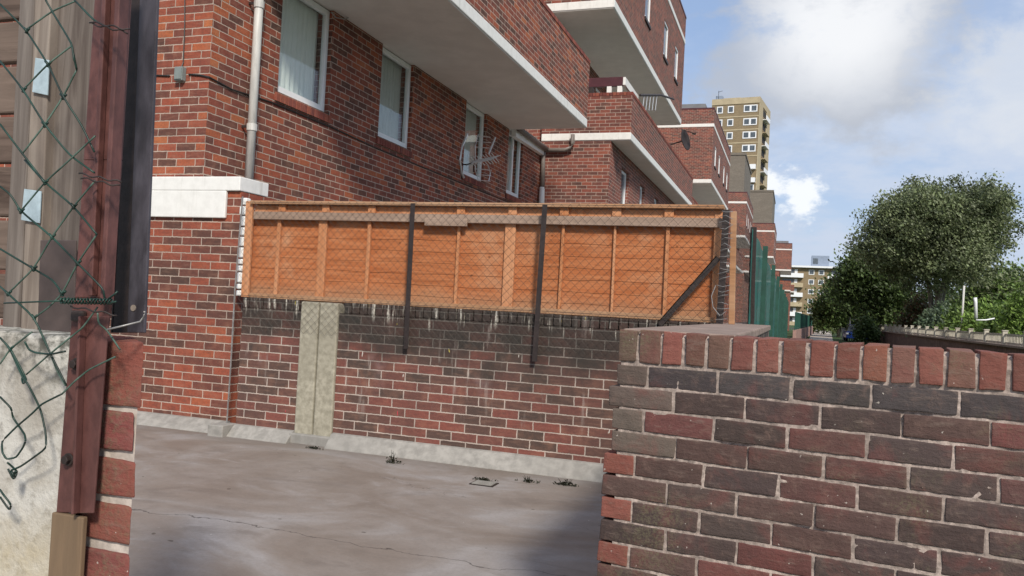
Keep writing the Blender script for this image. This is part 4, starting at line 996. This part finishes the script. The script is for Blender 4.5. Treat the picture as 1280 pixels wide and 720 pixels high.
for y in ys:
    m = MB(); m.box(fx(y)-.08, fx(y)+.08, y-.09, y+.09, .74, 1.28); m.box(fx(y)-.10, fx(y)+.10, y-.11, y+.11, 1.28, 1.32); m.build('post', 'cream', cf)
# ---------------------------------------------------------------- low pink wall with green railings, bush beyond
lp = thing('low_railed_wall', (1.5, 75, GZ), 'low pinkish wall with green railings beside the path', 'wall')
P0 = Vector((.3, 55, GZ)); P1 = Vector((3.0, 118, GZ))
dv = (P1-P0).normalized(); sv = Vector((dv.y, -dv.x, 0))
m = MB(); m.hexa([p+sv*k+Vector((0, 0, z)) for p in (P0, P1) for k in (-.2, .0) for z in (0, .95)]); m.build('wall_face', 'pinkwall', lp)
m = MB(); n = 210
for i in range(n+1):
    p = P0.lerp(P1, i/n)-sv*.1; m.tube([p+zz*.94, p+zz*2.1], .022, 4)
for z in (1.05, 2.0): m.tube([P0-sv*.1+zz*z, P1-sv*.1+zz*z], .03, 4)
m.build('railings', 'greenpaint', lp)
# ---------------------------------------------------------------- vegetation
def leaves(mb, c, rad, n, size, pal, flat=1.):
    for i in range(n):
        d = Vector((random.gauss(0, 1), random.gauss(0, 1), random.gauss(0, 1)*flat)); d *= rad/2.0
        p = c+d; s = size*random.uniform(.6, 1.3)
        nv = Vector((random.gauss(0, .7), random.gauss(0, .7), random.gauss(.55, .6))).normalized()
        a = nv.cross(Vector((random.random(), random.random(), .3))).normalized(); b = nv.cross(a)
        q_ = random.uniform(.85, 1.15); k = tuple(x*q_ for x in random.choice(pal))
        mb.quad([p-a*s*.5, p+b*s*.32-nv*s*.06, p+a*s*.6, p-b*s*.32-nv*s*.06], k)
def limb(mb, a, b, r0_, r1_, wob=.1):
    a = Vector(a); b = Vector(b); L_ = (b-a).length; n = 6
    pts = [a.lerp(b, i/n)+Vector((random.uniform(-1, 1), random.uniform(-1, 1), 0))*wob*L_*.15*(0 if i in (0,) else 1) for i in range(n+1)]
    mb.tube(pts, r0_, 7, r2=r1_)
def tree(name, base, h, crown_z0, rx, ry, label, cat, pal, nclus, nleaf, size, seed, trunks=((0, 0),), group=None, lobes=9, crad=.75, trunk_r=.22):
    random.seed(seed); base = Vector(base)
    t = thing(name, tuple(base), label, cat, group)
    cz = (crown_z0+h)/2; rz = (h-crown_z0)/2
    lob = [(Vector((0, 0, cz)), Vector((rx*.72, ry*.72, rz*.82)))]
    for i in range(lobes):
        an = i*2.4+random.uniform(-.4, .4); el = random.uniform(-.75, .8)
        cpos = Vector((math.cos(an)*rx*.55*math.cos(el), math.sin(an)*ry*.55*math.cos(el), cz+rz*.62*math.sin(el)))
        cpos.x *= 1.2; cpos.y *= 1.2
        k = random.uniform(.30, .50); lob.append((cpos, Vector((rx*k, ry*k, rz*k))))
    m = MB()
    for q in range(nclus):
        lc, lr = random.choice(lob[1:]) if random.random() > .22 else lob[0]
        d = Vector((random.gauss(0, 1), random.gauss(0, 1), random.gauss(0, 1))).normalized()
        rad = random.uniform(.62, 1.06)
        p = lc+Vector((d.x*lr.x, d.y*lr.y, d.z*lr.z))*rad
        if p.z < crown_z0*.8: p.z = crown_z0*.8+random.random()*.8
        tone = random.choice((.6, .85, 1., 1.15, 1.4))
        leaves(m, base+p, crad*random.uniform(.7, 1.3), nleaf, size, [tuple(x*tone for x in c_) for c_ in pal], .7)
    m.build('crown', 'leaf', t)
    m = MB()
    for tx, ty in trunks:
        top = base+Vector((tx*2.2, ty*2.2, cz*.9)); limb(m, base+Vector((tx*.3, ty*.3, -.2)), top, trunk_r, trunk_r*.45)
        for i in range(5):
            lc, lr = random.choice(lob[1:]); limb(m, base.lerp(top, random.uniform(.45, .95)), base+lc, trunk_r*.35, .03)
    m.build('trunk', 'bark', t, smooth=True)
    return t
G1 = [(.15, .185, .085), (.17, .205, .10), (.14, .17, .08), (.195, .22, .13)]
G2 = [(.07, .11, .034), (.095, .14, .044), (.055, .088, .028)]
G3 = [(.11, .175, .04), (.14, .20, .055), (.09, .145, .035)]
G4 = [(.16, .25, .05), (.20, .29, .075), (.13, .21, .045)]
tree('broad_tree', (9.1, 61.0, .3), 11.5, 2.4, 4.8, 4.5, 'large rounded broadleaf tree with several pale stems at right', 'tree', G1, 1150, 95, .18, 2, trunks=((0, 0), (.35, .1), (-.3, .2), (.15, -.3)), lobes=19, crad=.72)
gtree = 'dark trees beside the broad tree'
tree('dark_tree', (6.2, 75, GZ), 8.9, .5, 3.0, 3.2, 'dark rounded tree directly left of the broad tree', 'tree', G2, 380, 55, .27, 3, group=gtree, crad=1.0)
tree('dark_tree', (4.7, 92, GZ), 6.9, .3, 3.0, 3.5, 'smaller dark tree in front of the yellow flats', 'tree', G2+[(.07, .12, .03)], 280, 45, .30, 4, group=gtree, crad=1.0)
tree('dark_tree', (15.6, 70, GZ), 7.0, .8, 3.6, 3.5, 'bushy tree behind the broad tree at the frame edge', 'tree', G1+G3, 260, 45, .30, 5, group=gtree, crad=1.1)
def bush(px, depth, ztop, rx, label, pal, seed, size=.18, n=120, z0=.6, nl=40, ry=None, crad=.5):
    random.seed(seed); c = onD(px, 405, depth); sc = 1.
    if px > 1110:
        c2 = onX(px, 405, 8.7+.25*rx); sc = (c2-CAM).length/(c-CAM).length; c = c2; rx *= sc; ztop = 1.3+(ztop-1.3)*sc+.25; n = int(n*1.25); size *= sc**.5; crad *= sc
    base = Vector((c.x, c.y, z0))
    t = thing('shrub', tuple(base), label, 'shrub', 'shrubs behind the cream fence')
    m = MB(); h = ztop-z0; ry = ry or rx*.8
    for q in range(n):
        d = Vector((random.uniform(-1, 1), random.uniform(-1, 1), 0))
        if d.length > 1: continue
        top = h*(1-.65*d.length**2)*random.uniform(.25, 1.05)
        tone = random.uniform(.75, 1.25)
        leaves(m, base+Vector((d.x*rx, d.y*ry, top)), crad*random.uniform(.6, 1.2), nl, size, [tuple(x*tone for x in c_) for c_ in pal])
    m.build('foliage', 'leaf', t)
    m = MB()
    for i in range(6): limb(m, base+Vector((random.uniform(-.3, .3), random.uniform(-.3, .3), -.1)), base+Vector((random.uniform(-.6, .6)*rx, random.uniform(-.5, .5)*ry, h*.7)), .035, .012)
    m.build('stems', 'bark', t)
bush(1122, 52, 2.6, 1.5, 'green shrub at the left end of the cream fence', G3, 41, n=150)
bush(1150, 50, 2.9, 1.1, 'rusty tinged shrub between the green ones by the fence', [(.12, .085, .04), (.10, .10, .04), (.15, .075, .04), (.08, .11, .035)], 42, n=130)
bush(1175, 47, 2.4, .9, 'grey green shrub below the pale stems of the broad tree', [(.12, .16, .10), (.09, .14, .07), (.14, .19, .13)], 43, n=100)
bush(1198, 42, 2.0, .8, 'small leafy shrub just left of the white upright post', G3, 44, n=90, size=.15)
bush(1232, 36, 2.3, .9, 'bright tall leafed shrub right of the white upright post', G4, 45, n=120, size=.18)
bush(1262, 33, 2.2, .9, 'bright green plant bed at the right frame edge', G4, 46, n=130, size=.16)
bush(1283, 52, 3.9, 1.6, 'yellow green shrub rising behind the plant bed at right edge', G4, 47, n=150)
for i_, (px_, dp_, zt_, rx_, lab_) in enumerate(((1112, 88, 4.2, 3.2, 'deep green hedge mass left of the pale stems'), (1165, 84, 5.2, 3.6, 'shadowy hedge directly behind the pale stems'), (1222, 80, 4.8, 3.4, 'dark hedge mass behind the thin pole'), (1275, 76, 4.0, 3.2, 'dark hedge mass at the right edge under the crown'))):
    random.seed(70+i_); c = onD(px_, 405, dp_); t = thing('hedge', (c.x, c.y, .6), lab_, 'hedge', 'dark hedges under the big tree')
    m = MB()
    for q in range(120): leaves(m, Vector((c.x+random.uniform(-1, 1)*rx_, c.y+random.uniform(-1.2, 1.2), .7+random.random()**.8*(zt_-.7))), .75, 40, .3, G2)
    m.build('foliage', 'leaf', t)
bush(1083, 65, 2.0, .85, 'dark bush at the left end of the brown wall', G2, 48, n=110, z0=-.3)
bush(1029, 100, 3.1, 1.9, 'pale green bush beside the green railings by the path', [(.13, .17, .06), (.10, .14, .05), (.16, .19, .09)], 49, n=140, z0=-.3, size=.25)
wp = onD(1219, 390, 33)
t_ = thing('white_upright_post', (wp.x, wp.y, .7), 'white upright post with angled arm among the shrubs', 'post')
m = MB(); m.tube([onD(1219, 372, 33), onD(1219.5, 378, 33), onD(1220, 398, 33)], .065, 8); m.build('shaft', 'upvc', t_, smooth=True)
m = MB(); m.tube([onD(1220, 400, 33), onD(1232, 400, 33), onD(1243, 398, 33)], .03, 6); m.build('arm', 'upvc', t_, smooth=True)
wq = onD(1202, 400, 40); m = MB(); m.tube([(wq.x, wq.y, .7), (wq.x+.05, wq.y, 3.4)], .05, 6); tag(m.build('thin_pole', 'pipe', smooth=True), 'thin grey pole standing in front of the broad tree', 'pole')
# ---------------------------------------------------------------- parked car and rail
c = onD(1069, 419, 70); cy = c.y; car = thing('parked_car', (c.x, cy, GZ), 'small blue car parked at the end of the path', 'car')
m = MB(); prof = [(-.82, .25), (-.85, .6), (-.80, .85), (.80, .85), (.85, .6), (.82, .25)]
m.prism([Vector((c.x+x, cy-2, GZ+z)) for x, z in prof], Vector((0, 4, 0))); bd = m.build('body', 'bluepaint', car, bevel=.08)
m = MB(); m.hexa([Vector((c.x+x*k, cy+y, GZ+z)) for x in (-1, 1) for (y, q) in ((-1.5, 0), (1.6, 0)) for (z, k) in ((.85, .78), (1.42, .6))]); m.build('cabin', 'farpane', car, bevel=.06)
m = MB(); m.hexa([Vector((c.x+x*.58, cy+y, GZ+z)) for x in (-1, 1) for y in (-1.2, 1.2) for z in (1.425, 1.46)]); m.build('roof', 'bluepaint', car, bevel=.01)
for x in (-.74, .74):
    for y in (-1.25, 1.3):
        m = MB(); m.tube([(c.x+x-.09, cy+y, GZ+.31), (c.x+x+.09, cy+y, GZ+.31)], .31, 16); m.build('wheel', 'tyre', car)
    m = MB(); m.box(c.x+x-.12, c.x+x+.08, cy-2.06, cy-1.98, GZ+.6, GZ+.75); m.build('headlight', 'upvc', car)
gp = onD(1075, 412, 69); rl = thing('white_hoop_rail', (gp.x, gp.y, GZ), 'thin white rail beside the parked blue car', 'railing')
m = MB(); m.tube([(gp.x-.8, gp.y, GZ), (gp.x-.8, gp.y, 1.75), ], .05, 6); m.build('upright', 'upvc', rl); m = MB(); m.tube([(gp.x-.8, gp.y, 1.6), (gp.x+.6, gp.y, 1.55)], .04, 6); m.build('bar', 'upvc', rl)
bn = onD(1056, 420, 74); t_ = thing('white_bin', (bn.x, bn.y, GZ), 'small white bin left of the parked blue car', 'bin')
m = MB(); m.hexa([Vector((bn.x+a*k, bn.y+b*k, GZ+z)) for a in (-1, 1) for b in (-1, 1) for z, k in ((0, .22), (1.0, .3))]); m.build('bin_body', 'pipe', t_, bevel=.02); one_box('lid', 'roofgrey', t_, bn.x-.32, bn.x+.32, bn.y-.32, bn.y+.32, GZ+1.0, GZ+1.08, bevel=.02)
